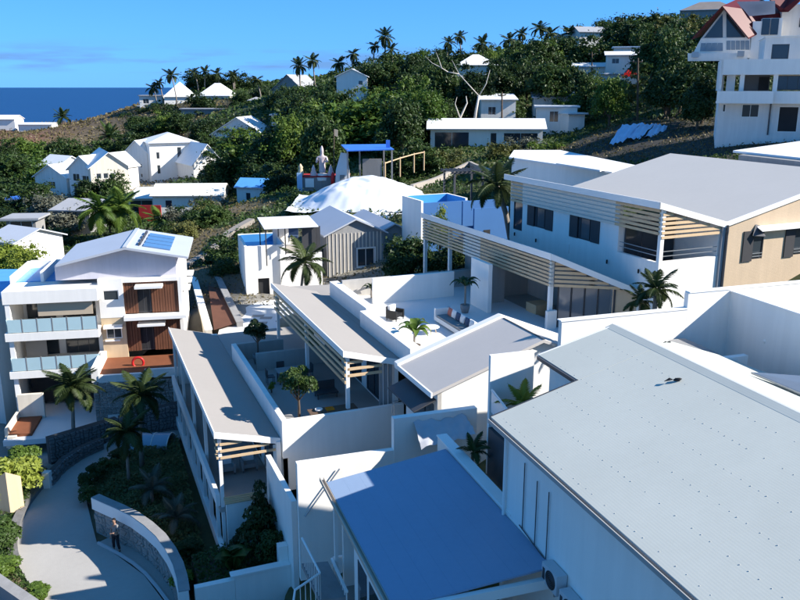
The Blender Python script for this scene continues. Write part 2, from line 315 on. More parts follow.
# ---------------------------------------------------------------- driveway
def pz(l,z): return [Pz(x,y,z) for x,y in l]
dl=[(118,436),(96,449),(70,466),(46,484),(30,503),(19,524),(15,546),(19,566),(28,582),(45,600),(75,622)]
dr=[(128,442),(118,456),(105,470),(92,480),(86,490),(87,503),(91,520),(97,543),(118,556),(144,575),(166,604)]
bed=[(200,412),(200,436)]
def drive():
    L=pz(dl,.0); Rr=pz(dr,.0); mb=MB()
    far=[Pz(188,418,0),Pz(196,436,0)]
    L=[far[0]]+L; Rr=[far[1]]+Rr
    n=len(L); k=8; vs=[]
    for i in range(n):
        for j in range(k+1): vs.append(L[i].lerp(Rr[i],j/k))
    mb.add(vs,[(i*(k+1)+j,(i+1)*(k+1)+j,(i+1)*(k+1)+j+1,i*(k+1)+j+1) for i in range(n-1) for j in range(k)])
    # bay in front of the curved wall
    bay=pz([(97,543),(118,553.5),(144,572),(166,600),(182,612),(178,585),(170,565),(155,548),(138,538),(116,534)],.004)
    mb.poly(bay[::-1])
    mb.solo('driveway',drivem,None,None,kind='structure')
    kb=MB(); pts=[p+Vector((0,0,.06)) for p in pz([(x+1,y) for x,y in [(97,544),(107,549),(118,555),(132,564),(144,574),(156,588),(168,604)]],0)]
    for a,b in zip(pts[:-1],pts[1:]): kb.beam(a,b,.10,.14)
    kb.solo('kerb',M('pale_kerb',(.5,.5,.5),.9,.1),None,None,kind='structure')
    kb=MB(); pts=[p+Vector((-.12,0,.07)) for p in pz([(50,482),(40,490),(30,503),(24,513),(19,524),(16,535),(15,546),(16,556),(19,566)],0)]
    for a,b in zip(pts[:-1],pts[1:]): kb.beam(a,b,.45,.3)
    kb.solo('stone_kerb',stone,None,None,kind='structure')
drive()
# ---------------------------------------------------------------- foliage makers
def leaf_cloud(rng,lobes,n,size,flat=.55,up=.45,fuzz=0):
    L=np.array(lobes); w=L[:,3]**2; idx=rng.choice(len(L),n,p=w/w.sum())
    d=rng.normal(size=(n,3)); d/=np.linalg.norm(d,axis=1,keepdims=True); d[:,2]=np.where(d[:,2]<-.35,-d[:,2],d[:,2])
    r=np.cbrt(rng.uniform(.35,1.05,n)); c=L[idx,:3]+d*(L[idx,3]*r)[:,None]*np.array([1,1,.8])
    if fuzz: c=c+rng.normal(size=(n,3))*(rng.random(n)<.4)[:,None]*.055
    nn=d*.7+rng.normal(size=(n,3))*.55; nn[:,2]+=up; nn/=np.linalg.norm(nn,axis=1,keepdims=True)
    t=rng.normal(size=(n,3)); t-=nn*(t*nn).sum(1,keepdims=True); t/=np.linalg.norm(t,axis=1,keepdims=True); b=np.cross(nn,t)
    s=size*rng.uniform(.6,1.35,n)[:,None]; a=t*s; e=b*s*flat
    V=np.stack([c-a,c-e*.9+a*.1,c+a,c+e*.9+a*.1],1).reshape(-1,3); Fq=np.arange(4*n).reshape(n,4)
    return V,Fq
def mesh_np(name,V,Fq,mat):
    me=bpy.data.meshes.new(name); me.from_pydata(V.tolist(),[],Fq.tolist()); me.materials.append(mat); me.update(); return me
def tree_proto(seed,n=2600,nl=16,size=.05,spread=.36):
    """unit tree: height 1, crown about 1 wide"""
    rng=np.random.default_rng(seed); lobes=[]; tr=MB()
    tr.tube([(0,0,-.12),(.01,.01,.15),(.0,-.01,.4)],[.045,.032,.022],7)
    for i in range(nl):
        a=rng.uniform(0,6.28); q=rng.uniform(.0,1)**.6; r=spread*q; z=.36+.48*(1-q*q)*rng.uniform(.15,1)+rng.uniform(-.1,.05)
        p=(r*math.cos(a),r*math.sin(a),z); lobes.append((*p,rng.uniform(.10,.19)))
        if i<9: tr.tube([(0,0,.2+.02*i),(p[0]*.45,p[1]*.45,.25+.4*(z-.2)),p],[.018,.012,.005],5)
    lobes+=[(rng.normal()*.2,rng.normal()*.2,rng.uniform(.35,.95),rng.uniform(.04,.09)) for _ in range(26)]
    V,Fq=leaf_cloud(rng,lobes,n,size,fuzz=.35)
    return V,Fq,tr
TREES=[tree_proto(s,9500,nl,sz,spd) for s,nl,sz,spd in ((1,18,.032,.36),(2,24,.029,.38),(3,15,.034,.34),(4,28,.028,.36))]
TM={}
def tree(px,py,d,w,mat,label,group,kind=None,cat='tree',name='broadleaf_tree',minh=2.5):
    p=Pd(px,py,d); zb=tz(p.x,p.y); h=max(p.z-zb,minh); k=random.randrange(4) if kind is None else kind
    if name=='slope_bush': p.z=max(p.z,zb+.62*w); h=p.z-zb
    h=min(max(h,.85*w),14); zb=p.z-h
    if (k,mat.name) not in TM:
        V,Fq,tr=TREES[k]; TM[(k,mat.name)]=(mesh_np('crown',V,Fq,mat),tr.mesh('trunk',bark2))
    r=thing(name,label,cat,(p.x,p.y,zb-.1),0,group); r.rotation_euler=(0,0,random.uniform(0,6.28)); r.scale=(w,w,h)
    for nm,me in zip(('crown','trunk'),TM[(k,mat.name)]):
        o=bpy.data.objects.new(nm,me); COL.objects.link(o); o.parent=r
    return r
def frond_mesh(seed,droop,mat,n=32,wid=.27,rig=.9,name='frond'):
    rng=random.Random(seed); mb=MB(); pts=[]
    for i in range(13):
        s=i/12; ang=.9-droop*s*1.5
        if i==0: p=Vector((0,0,0))
        else: p=p+Vector((math.cos(ang),0,math.sin(ang)))/12
        pts.append(p.copy())
    mb.tube(pts,[.014*(1-.8*i/12) for i in range(13)],4,False)
    for i in range(n):
        s=.12+.88*i/(n-1); f=s*12; k=min(int(f),11); p=pts[k].lerp(pts[k+1],f-k); d=(pts[k+1]-pts[k]).normalized()
        l=wid*(math.sin(math.pi*min(1,.18+s*.86))**.6)*rng.uniform(.85,1.1)
        for sd in (-1,1):
            out=(Vector((0,sd,0))*rig+d*.75+Vector((0,0,-.25-.25*rng.random()))).normalized()
            e=p+out*l; m=p+out*l*.5+Vector((0,0,.02)); sdv=d*.022
            mb.add([p-sdv*.5,p+sdv,m+sdv*.9,e,m-sdv*.7],[(0,1,2,3,4)])
    return mb.mesh(name,mat)
FR={}
def fronds(mat):
    if mat.name not in FR: FR[mat.name]=[frond_mesh(10+i,d,mat) for i,d in enumerate((.55,.95,1.3))]
    return FR[mat.name]
TRK={}
def palm(base,h,L,label,nf=15,mat=lf_palm,lean=(0,0),group=None,wind=0,name='palm_tree',tr=.11,seed=0,el=(-10,65)):
    rng=random.Random(seed+int(base[0]*13+base[1]*7)); r=thing(name,label,'palm',tuple(base),0,group)
    if h>.05:
        t=MB().tube([(0,0,-.3),(lean[0]*.1,lean[1]*.1,h*.35),(lean[0]*.5,lean[1]*.5,h*.72),(lean[0],lean[1],h)],[tr*1.35,tr,tr*.85,tr*.8],8)
        o=bpy.data.objects.new('trunk',t.mesh('trunk',bark,True)); COL.objects.link(o); o.parent=r
    ms=fronds(mat)
    for i in range(nf):
        a=i*2.399+rng.uniform(-.2,.2); up=(i+.5)/nf
        if wind: a=a*.45+wind
        o=bpy.data.objects.new('frond',ms[0 if up>.66 else (1 if up>.3 else 2)]); COL.objects.link(o); o.parent=r
        o.location=(lean[0],lean[1],h); o.rotation_euler=Euler((rng.uniform(-.25,.25),R(-(el[0]+(el[1]-el[0])*up))+.75,a),'XYZ'); s=L*rng.uniform(.85,1.1); o.scale=(s,s,s)
    return r
SH={}
def shrub(base,w,h,mat,label,group=None,name='leafy_shrub',size=.07,n=900,seed=1,cat='shrub'):
    key=(mat.name,seed%3,size)
    if key not in SH:
        rng=np.random.default_rng(50+seed%3); lob=[(rng.uniform(-.28,.28),rng.uniform(-.28,.28),rng.uniform(.25,.72),rng.uniform(.16,.28)) for _ in range(11)]
        V,Fq=leaf_cloud(rng,lob,n,size); st=MB()
        for q in lob[:6]: st.tube([(0,0,-.1),(q[0]*.5,q[1]*.5,q[2]*.5),q[:3]],[.025,.018,.008],5)
        SH[key]=(mesh_np('foliage',V,Fq,mat),st.mesh('stem',bark2))
    r=thing(name,label,cat,tuple(base),0,group); r.scale=(w,w,h); r.rotation_euler=(0,0,seed*1.3)
    for nm,me in zip(('foliage','stem'),SH[key]): o=bpy.data.objects.new(nm,me); COL.objects.link(o); o.parent=r
    return r
def stones(mb_or_par,p0,p1,z0,z1,size,mat,nrm,single=False,zt=None,seed=3,depth=.09):
    """crazy-paved stones on the vertical face p0->p1; nrm points out; zt: optional top height at the far end"""
    rng=random.Random(seed); a=Vector((*p0,0)); b=Vector((*p1,0)); ln=(b-a).length; d=(b-a)/ln; n=Vector((*nrm,0)).normalized()
    nx=max(2,int(ln/size)); nz=max(2,int((z1-z0)/(size*.8))); zt=z1 if zt is None else zt
    g={}
    for i in range(nx+1):
        for j in range(nz+1):
            jx=0 if i in(0,nx) else rng.uniform(-.36,.36); jz=0 if j in(0,nz) else rng.uniform(-.36,.36)
            s=(i+jx+ (.5*(j%2) if 0<i<nx else 0))/nx; top=z1+(zt-z1)*s; g[i,j]=(min(s,1)*ln, z0+(top-z0)*(j+jz)/nz)
    for i in range(nx):
        for j in range(nz):
            q=[g[i,j],g[i+1,j],g[i+1,j+1],g[i,j+1]]; cx=sum(k[0] for k in q)/4; cz=sum(k[1] for k in q)/4; dp=depth*rng.uniform(.4,1.2)
            o=[a+d*(cx+(x-cx)*.93)+Vector((0,0,cz+(z-cz)*.93))-n*.02 for x,z in q]; f=[a+d*(cx+(x-cx)*.7)+Vector((0,0,cz+(z-cz)*.7))+n*dp for x,z in q]
            t=MB() if single else mb_or_par
            t.add(o+f,[(0,1,5,4),(1,2,6,5),(2,3,7,6),(3,0,4,7),(4,5,6,7)])
            if single: t.build('stone',mat,mb_or_par)
# ================================================================ villas A and B in the foreground (frame 18.5)
TA=18.5; TK=21.6; TE=23.9
def villaA():
    r=thing('metal_roofed_villa','white villa with large pale corrugated metal gable roof in the right foreground','house',(14,16,6),TA)
    ez,rz,ev,rv=12.0,13.7,10.3,16.3; sl=(rz-ez)/(rv-ev); nv=13.35
    zz=lambda v: ez+(v-ev)*sl
    # near slope as long roofing sheets laid side by side along the ridge
    cuts=[4.0+1.78*i for i in range(11)]
    sheet=None
    for a,b in zip(cuts[:-1],cuts[1:]):
        b=min(b,21.8)
        if a>=b: continue
        m=MB().slab([(ev,a+.002,zz(ev)),(rv,a+.002,zz(rv)),(rv,b-.0,zz(rv)),(ev,b,zz(ev))],.05); m.build('roof_sheet',metal_roof,r)
    MB().slab([(nv,21.812,zz(nv)),(rv,21.812,rz),(rv,24.4,rz),(nv,24.5,zz(nv))],.05).build('roof_sheet',metal_roof,r)
    fs=.34; fz=lambda v: rz-(v-rv)*fs
    MB().slab([(rv,4,fz(rv)),(22.6,4,fz(22.6)),(22.6,22.0,fz(22.6)),(21.0,24.4,fz(21.0)),(rv,24.4,fz(rv))],.05).build('roof_sheet',metal_roof,r)
    MB().slab([(rv-.28,4,rz-.075),(rv,4,rz+.03),(rv,24.55,rz+.03),(rv-.28,24.55,rz-.075)],.02).build('ridge_cap',metal_roof,r)
    MB().slab([(rv,4,rz+.03),(rv+.26,4,rz-.05),(rv+.26,24.55,rz-.05),(rv,24.55,rz+.03)],.02).build('ridge_cap',M('ridge_grey',(.42,.43,.43),.5),r)
    # gutters
    g=MB()
    for q in ((ev-.13,ev-.10),(ev-.012,ev+.006)): g.box(q[0],q[1],4,21.75,ez-.16,ez-.03)
    g.box(ev-.10,ev-.012,4,21.75,ez-.16,ez-.13); g.build('gutter',M('gutter_metal',(.36,.35,.33),.5,.15),r)
    g=MB(); g.box(nv-.1,nv-.005,21.85,24.45,zz(nv)-.14,zz(nv)-.02); g.build('gutter',dmetal,r)
    # barge boards at the far ends
    MB().slab([(ev,21.8,zz(ev)+.01),(nv,21.8,zz(nv)+.01),(nv,21.86,zz(nv)+.01),(ev,21.86,zz(ev)+.01)],.16).build('barge_board',dmetal,r)
    MB().slab([(nv,24.5,zz(nv)+.012),(rv,24.4,rz+.012),(rv,24.46,rz+.012),(nv,24.56,zz(nv)+.012)],.18).build('barge_board',paintw,r)
    # walls
    w=MB(); w.box(ev+.35,ev+.6,4,21.4,4.5,ez-.12); w.box(ev+.6,nv+.3,21.15,21.4,4.5,ez-.1); w.box(nv+.3,nv+.55,21.4,24.2,5,12.7); w.box(nv+.55,22,23.95,24.2,5,12.1); w.build('wall',white,r)
    # fascia board under the eave
    BX(ev+.0,ev+.03,4,21.6,ez-.3,ez-.06).build('fascia',paintw,r)
    # rafter ends
    for i in range(9): BX(ev+.03,ev+.35,5+i*1.9,5.12+i*1.9,ez-.28,ez-.14).build('rafter_end',paintw,r)
    # screws
    s=MB(); rng=random.Random(4)
    for k,v in enumerate((10.55,11.55,12.5,13.45,14.4,15.35)):
        u=4.2; z=zz(v)
        while u<24:
            u+=rng.choice((.26,.3,.42,.6,.34)); 
            if u>(21.6 if v<nv else 24): break
            dv=rng.uniform(-.015,.015); s.box(v+dv-.009,v+dv+.009,u-.012,u+.012,z-.01,z+.010)
    s.build('roof_screws',M('screw_grey',(.46,.455,.43),.7),r,kind='stuff')
    # pipes on the wall
    for u,z0,z1 in ((20.0,9.0,11.2),(19.2,8.95,11.0),(18.5,8.9,11.0)):
        MB().tube([(ev+.3,u,z0),(ev+.3,u,z1)],.018,6).build('wall_conduit',dmetal,r)
    MB().tube([(ev+.3,20.2,9.05),(ev+.3,18.2,8.8)],.02,6).build('wall_conduit',dmetal,r)
    MB().tube([(ev+.22,21.2,ez-.2),(ev+.27,21.25,ez-.6),(ev+.27,21.25,5)],.05,8).build('downpipe',paintw,r)
    return r
villaA()
def ac(v,u,z,label):
    r=thing('air_conditioner_unit',label,'air conditioner',(v,u,z),TA,'air conditioner units against the villa wall')
    c=MB().box(v,v+.32,u-.42,u+.42,z+.08,z+.68); c.build('casing',M('ac_casing',(.55,.56,.57),.5,.06),r)
    g=MB()
    for k in range(5):
        rr=.06+.05*k; g.tube([(v-.012,u-.08+rr*math.cos(a),z+.38+rr*math.sin(a)) for a in [6.283*i/20 for i in range(21)]],.008,4,False)
    g.build('fan_grille',dmetal,r)
    MB().tube([(v-.004,u-.08,z+.38),(v-.012,u-.08,z+.38)],.27,20).build('fan_opening',black,r)
    MB().box(v-.01,v,u+.24,u+.36,z+.2,z+.55).build('side_vent',dmetal,r)
    for q in (-.3,.3): BX(v+.0,v+.55,u+q-.025,u+q+.025,z,z+.08).build('bracket',gmetal,r)
ac(10.3,17.75,8.4,'grey air conditioner unit at the corner of the shaded blue roof')
ac(10.3,16.75,8.15,'grey air conditioner unit cut by the bottom edge of the photo')
def vent(px,py,z,s,label):
    if z is None:
        z=13.
        for _ in range(30): z=12.0+(tof(Pz(px,py,z),TA)[0]-10.3)*.28333+.01
    v,u,_=tof(Pz(px,py,z),TA)
    r=thing('bird',label,'bird',(v,u,z),TA)
    b=MB(); b.lathe((0,0,0),[(.01,-.0),(.05*s,.06*s),(.07*s,.16*s),(.05*s,.26*s),(.01,.32*s)],8)
    m=b.mesh('body',black,True); o=bpy.data.objects.new('body',m); COL.objects.link(o); o.parent=r; o.rotation_euler=(R(75),0,R(60)); o.location=(0,0,.07*s)
    for sd in (-1,1):
        w=MB().slab([(0,0,.10*s),(.12*s*sd,.10*s,.14*s),(.34*s*sd,.0,.03*s),(.14*s*sd,-.08*s,.10*s)],.012)
        o=bpy.data.objects.new('wing',w.mesh('wing',black)); COL.objects.link(o); o.parent=r; o.rotation_euler=(0,0,R(-20))
vent(673,382,None,.8,'dark bird with spread wings on the pale metal roof')
vent(667,343,13.45,.4,'small dark bird on the white slope beyond the roof ridge')
def solarA():
    def on(px,py,dz):
        z=13.
        for _ in range(40): z=13.7-(tof(Pz(px,py,z),TA)[0]-16.3)*.34+dz
        return Vector(tof(Pz(px,py,z),TA))
    q=[on(751,372,.12),on(803,394,.12),on(850,394,.62),on(806,376,.62)]
    r=thing('solar_panel','dark framed solar panel tilted on the bright white roof slope at right','solar panel',tuple(q[0]),TA)
    MB().slab(q,.06).build('frame',gmetal,r)
    c=sum(q,Vector())/4; MB().slab([c+(p-c)*.94+Vector((0,0,.006)) for p in q],.01).build('cell_face',M('panel_face',(.16,.19,.23),.12,.1,2,spec=.6),r)
    for p in q[2:]: MB().tube([p,(p[0],p[1],p[2]-.6)],.02,6).build('support_leg',gmetal,r)
solarA()
# ---------------------------------------------------------------- villa B
def villaB():
    r=thing('flat_roofed_annexe','white annexe with low flat metal roof in blue shade and balcony below','house',(6,21,2),TA)
    zl,zr=8.55,8.86; v0,v1=5.9,10.63; u0,u1=18.15,25.75
    zz=lambda v: zl+(zr-zl)*(v-v0)/(v1-v0)
    n=8; st=(v1-v0)/n
    for i in range(n):
        a=v0+i*st; b=a+st-.002
        MB().slab([(a,u0,zz(a)),(b,u0,zz(b)),(b,u1+(b-v0)*.13,zz(b)),(a,u1+(a-v0)*.13,zz(a))],.06).build('roof_sheet',blue_roof,r)
    BX(v0+.05,v1-.05,u0-.18,u0-.01,zl-.26,zl+.04).build('fascia',paintw,r)
    g=MB(); g.box(v0-.17,v0-.14,u0-.3,u1+.4,zl-.12,zl+.02); g.box(v0-.14,v0-.03,u0-.3,u1+.4,zl-.12,zl-.09); g.box(v0-.03,v0-.012,u0-.3,u1+.4,zl-.09,zl+.0); g.build('gutter',M('cream_gutter',(.50,.44,.36),.5,.15),r)
    BX(10.66,11.0,20.9,27.3,7.6,8.98).build('parapet',whiteold,r); BX(10.62,11.04,20.88,27.32,8.98,9.03).build('coping',paintw,r)
    w=MB(); w.box(8.0,8.25,18.5,25.5,1,8.3); wall(w,'y',18.5,.25,6.4,8.0,1,8.3,[(6.8,7.7,4.8,7.0)]); w.box(6.3,8.0,25.1,25.3,1,8.2); w.build('wall',white,r)
    window(r,'y',18.5,1,6.8,7.7,4.8,7.0,1)
    BX(6.2,6.36,18.6,23.3,1,8.25).build('wall',paintw,r)
    for k in range(3): BX(6.18,6.199,19.2+k*1.3,20.2+k*1.3,4.8,7.2).build('window',glass,r)
    BX(6.0,8.0,23.4,25.5,4.5,4.7).build('balcony_floor',gtile,r)
    BX(6.02,6.14,25.25,25.37,4.7,8.42).build('post',paintw,r)
    BX(5.92,6.0,23.4,25.5,5.62,5.70).build('handrail',paintw,r); BX(6.0,8.0,25.5,25.56,5.62,5.70).build('handrail',paintw,r)
    for i in range(9): BX(5.94,5.98,23.45+i*.25,23.48+i*.25,4.7,5.62).build('baluster',paintw,r)
    for i in range(7): BX(6.15+i*.25,6.18+i*.25,25.51,25.55,4.7,5.62).build('baluster',paintw,r)
    BX(6.6,7.4,24.1,24.8,5.4,5.44).build('balcony_shelf',paintw,r)
    BX(5.3,5.55,20.5,24.4,3.8,4.1).build('stair_string',paintw,r)
villaB()
def rail2():
    r=thing('white_stair_railing','white tubular railing zigzagging beside the annexe near the bottom edge','railing',(4.8,24,2),TA)
    P=lambda x,y,u: (lambda ry,t: tuple(tof(Vector((0,0,H))+ry*t,TA)))(ray(x,y),u/tof(ray(x,y),TA)[1])
    a=P(302,538,25.5); b=P(320,573,23.6); c=P(295,590,23.0); d=P(292,612,22.6)
    MB().tube([a,b],.04,8).build('handrail',paintw,r); MB().tube([b,c,d],.04,8).build('handrail',paintw,r)
    for i in range(11):
        p=Vector(a).lerp(Vector(b),i/10); MB().tube([p,p-Vector((0,0,1.0))],.015,5).build('baluster',paintw,r)
    for i in range(5):
        p=Vector(b).lerp(Vector(c),i/5); MB().tube([p,p-Vector((0,0,1.0))],.015,5).build('baluster',paintw,r)
    MB().slab([Vector(a)-Vector((.05,0,1)),Vector(b)-Vector((.05,0,1)),Vector(b)-Vector((-.9,0,1.1)),Vector(a)-Vector((-.9,0,1.1))],.15).build('stair_flight',conc,r)
rail2()
def courts():
    r=thing('stepped_white_wall','tall white stepped garden wall beyond the annexe roof','wall',(5.67,30,3),TA)
    BX(5.67,9.76,30,30.3,2.0,7.32).build('lower_section',white,r); BX(9.76,13.5,29.97,30.3,2.0,8.74).build('upper_section',white,r)
    MB().tube([(5.9,29.9,5.0),(7.4,29.9,6.9)],.03,6).build('stair_rail',gmetal,r)
    r=thing('court_wall','white court wall between the tan gable and the metal roof','wall',(12.0,25.5,8),TA)
    BX(11.97,13.72,25.5,25.65,8,12.66).build('back_panel',white,r)
    MB().box(11.95,12.1,22.6,25.5,8,9.9).build('side_panel',dmetal,r)
    f=MB(); f.beam((12.0,23.0,10.9),(12.0,25.4,11.4),.06,.06); f.beam((12.0,23.0,9.9),(12.0,23.0,10.9),.05,.05); f.build('rail_frame',paintw,r)
    MB().slab([(11.99,23.05,10.85),(11.99,25.4,11.35),(12.01,25.4,11.35),(12.01,23.05,10.85)],.8).build('rail_glass',bglass,r)
    MB().box(12.1,13.6,21.5,25.5,7.9,10.2).build('court_floor',conc,r)
    # walls behind the metal roof
    r=thing('long_garden_wall','long low white wall just behind the ridge of the metal roof','wall',(15,27,8),TA)
    BX(15.6,21.35,26.9,27.15,8,13.22).build('panel',white,r); BX(15.55,21.4,26.87,27.18,13.22,13.27).build('coping',paintw,r)
    r=thing('pool_court','deep white walled court with inner faces in blue shade at the right edge','wall',(21.5,25,8),TA)
    BX(21.36,27.5,26.9,27.15,8,13.9).build('back_panel',white,r)
    BX(23.45,23.7,14.5,26.9,8,13.8).build('side_panel',white,r)
    BX(23.4,23.75,14.5,26.9,13.8,13.85).build('coping',paintw,r)
    BX(21.4,27.6,26.87,27.18,13.9,13.95).build('coping',paintw,r)
    BX(19.5,23.45,14.5,26.9,10.0,10.2).build('court_floor',gtile,r)
    # slatted deck beyond the far gable
    r=thing('timber_deck','small grey slatted deck beyond the far end of the metal roof','deck',(18.5,25.5,11.5),TA)
    for i in range(11): BX(17.0,21.2,24.65+i*.19,24.82+i*.19,12.0,12.06).build('plank',gboard,r)
    BX(17,21.2,24.6,24.64,9,12.0).build('edge_beam',gboard,r)
    r=thing('garden_light','small white round garden light on the roof edge gutter','lamp',tof(Pz(765,348,12.0),TA),TA); o=ORG[r.name]
    MB().lathe(o,[(.05,0),(.05,.18),(.09,.2),(.11,.28),(.09,.36),(.02,.4)],12).build('globe',paintw,r,True); MB().lathe((o[0],o[1],o[2]-.15),[(.06,0),(.06,.15)],8).build('base',terrac,r)
courts()
palm(fw(12.85,24.5,10.2,TA),.75,1.1,'small bright yellow-green palm in the white court beside the metal roof',12,lf_yel,tr=.08,el=(20,85))
palm(fw(11.3,25.4,8.6,TA),.4,.9,'dark spiky plant in the black gap beside the shaded annexe roof',9,lf_dark,tr=.06,el=(30,85))
palm(fw(*[tof(Pd(655,305,35.5),TA)[i] for i in (0,1)],11.6,TA),1.6,1.35,'bushy dark palm behind the long white wall below the louvred house',16,lf_palm,tr=.12,el=(-5,80))
palm(fw(*[tof(Pd(640,315,36),TA)[i] for i in (0,1)],11.6,TA),1.0,1.1,'short brownish palm left of the bushy one behind the long white wall',13,lf_palm,tr=.1,el=(-20,70),seed=3)
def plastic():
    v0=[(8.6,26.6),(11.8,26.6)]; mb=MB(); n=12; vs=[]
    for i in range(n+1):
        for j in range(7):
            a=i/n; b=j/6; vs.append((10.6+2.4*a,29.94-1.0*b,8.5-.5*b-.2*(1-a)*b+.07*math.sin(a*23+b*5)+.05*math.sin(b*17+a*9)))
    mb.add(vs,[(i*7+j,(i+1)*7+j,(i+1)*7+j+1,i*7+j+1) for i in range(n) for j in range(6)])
    mb.solo('awning_shadow_sheet',M('awning_shadow_grey',(.46,.46,.48),.3,.2,1,spec=.6),'crumpled shiny grey sheet for awning glass and wall shadow between the white wall and annexe roof','awning',(11,29,8),TA,smooth=True)  # sheet's grey holds a wall shadow as well as awning glass
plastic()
# ================================================================ stepped terraced villas (frame 21.6)
def shed_roof(r,v0,z0,v1,z1,u0,u1,mat,t=.22,fas=.3):
    MB().slab([(v0,u0,z0),(v1,u0,z1),(v1,u1,z1),(v0,u1,z0)],t).build('roof',mat,r)
    MB().box(v0-.05,v0-.003,u0-.05,u1,z0-fas,z0+.03).build('fascia',paintw,r)
    MB().slab([(v0-.05,u0-.055,z0+.03),(v1,u0-.055,z1+.03),(v1,u0-.004,z1+.03),(v0-.05,u0-.004,z0+.03)],fas).build('fascia',paintw,r)
def slats(r,ax,p,a0,a1,zs,mat,w=.05,h=.085,split=()):
    for z in zs:
        if ax=='u': BX(p,p+w,a0,a1,z-h,z).build('slat',mat,r)
        else: BX(a0,a1,p,p+w,z-h,z).build('slat',mat,r)
def c1():
    r=thing('lower_terraced_villa','lowest terraced villa with long tan shed roof and white framed loggia','house',(5,36,0),TK)
    shed_roof(r,4.95,6.6,8.0,5.8,35.7,54,tanroof)
    BX(8.02,13.2,48.3,54,5.55,5.79).build('roof',gtile,r)
    BX(7.55,8.02,36.2,48,5.3,5.62).build('valley_gutter',dmetal,r)
    [slats(r,'v',35.75,5.15,min(7.9,4.95+(6.3-z)/.262),[z],wood,.06,.12) for z in (5.98,5.64,5.30)]
    for z in (5.98,5.64,5.30): BX(4.98,5.08,35.78,36.3,z-.1,z).build('slat',wood,r)
    BX(5.08,5.24,35.82,35.98,.2,6.3).build('post',paintw,r)
    for u in (40.5,45,49.5,53.6): BX(5.08,5.24,u,u+.16,.2,6.3).build('post',paintw,r)
    BX(5.0,7.9,35.7,53.5,2.5,2.7).build('floor',gtile,r)
    BX(4.86,5.05,35.9,53.8,2.75,3.35).build('balcony_beam',paintw,r)
    BX(4.82,5.06,35.3,53.8,.35,.95).build('base_beam',paintw,r)
    for i in range(9): BX(4.88,5.04,36.2+i*2.15,36.36+i*2.15,.95,2.75).build('column',paintw,r)
    for i in range(8): BX(5.5,5.55,36.5+i*2.15,38.2+i*2.15,.2,2.6).build('window',glass,r)
    w=MB(); wall(w,'x',7.95,.2,35.9,53.8,.1,5.6,[(37.2,39.4,2.75,5.0),(40.2,42.6,2.75,5.0),(44,47,2.75,5.0)]); w.box(5.3,8,53.6,53.8,.1,5.9); w.build('wall',white,r)
    window(r,'x',7.95,1,37.2,39.4,2.75,5.0,2,dmetal); window(r,'x',7.95,1,40.2,42.6,2.75,5.0,2,dmetal); window(r,'x',7.95,1,44,47,2.75,5.0,3,dmetal)
    BX(7.78,7.98,35.55,35.8,.2,5.7).build('post',paintw,r)
    # near end parapet with timber top and steps
    BX(5.25,7.0,35.45,35.65,.2,3.0).build('parapet',white,r)
    for i in range(4): BX(5.2+.0,7.05,35.42+.1*i,35.51+.1*i,3.0+.05*i,3.06+.05*i).build('timber_board',wood,r)
    MB().tube([(5.4,35.3,1.2),(6.9,35.3,2.95)],.025,6).build('stair_rail',dmetal,r)
    for i in range(7): MB().tube([(5.7+i*.19,35.3,1.0),(5.7+i*.19,35.3,1.55+i*.222)],.012,5).build('baluster',gmetal,r)
    for i in range(6): BX(5.4+i*.26,5.66+i*.26,34.6,35.4,.2,.5+i*.25).build('stair_step',conc,r)
c1()
def armchair(v,u,z,th,label,fab,cush,group=None,rz=0):
    r=thing('armchair',label,'armchair',(v,u,z),th,group)
    def b(n,m,*a): BX(*[a[i]+(v,v,u,u,z,z)[i] for i in range(6)]).build(n,m,r)
    b('seat_cushion',fab,-.3,.3,-.28,.32,.22,.42); b('back_cushion',cush,-.3,.3,.2,.36,.42,.85); b('armrest',fab,-.42,-.31,-.32,.36,.12,.6); b('armrest',fab,.31,.42,-.32,.36,.12,.6); b('back_frame',dmetal,-.42,.42,.365,.42,.12,.8)
    for i in (-.38,.34):
        for j in (-.3,.36): b('leg',dmetal,i,i+.04,j,j+.04,0,.12)
    r.rotation_euler=(0,0,R(th)+rz); return r
armchair(5.95,39.3,2.7,TK,'left grey armchair with pale back cushion in the lowest loggia',gfab,linen,'loggia armchairs')
armchair(7.1,39.3,2.7,TK,'right grey armchair with pale back cushion in the lowest loggia',gfab,linen,'loggia armchairs')
def t1():
    r=thing('middle_terrace','walled grey roof terrace with white parapets holding the small tree','terrace',(8,36,3),TK)
    BX(8.3,14.4,35.6,48,5.6,5.8).build('floor',gtile,r)
    BX(8.03,8.3,35.35,48.3,4.9,6.8).build('parapet',white,r)
    BX(8.3,14.2,35.35,35.6,3.2,6.78).build('parapet',white,r)
    BX(8.3,11.2,48.05,48.3,5.0,6.8).build('parapet',grey_w,r)
    BX(9.0,11.3,45.6,45.85,5.8,6.85).build('inner_wall',grey_w,r)
    BX(11.3,14.3,45.6,45.8,5.8,6.85).build('inner_wall',grey_w,r)
    BX(8.32,9.0,35.62,37.4,5.8,6.25).build('planter',conc,r)
    BX(8.6,14.1,35.0,35.34,2.6,3.4).build('ledge',dmetal,r)
t1()
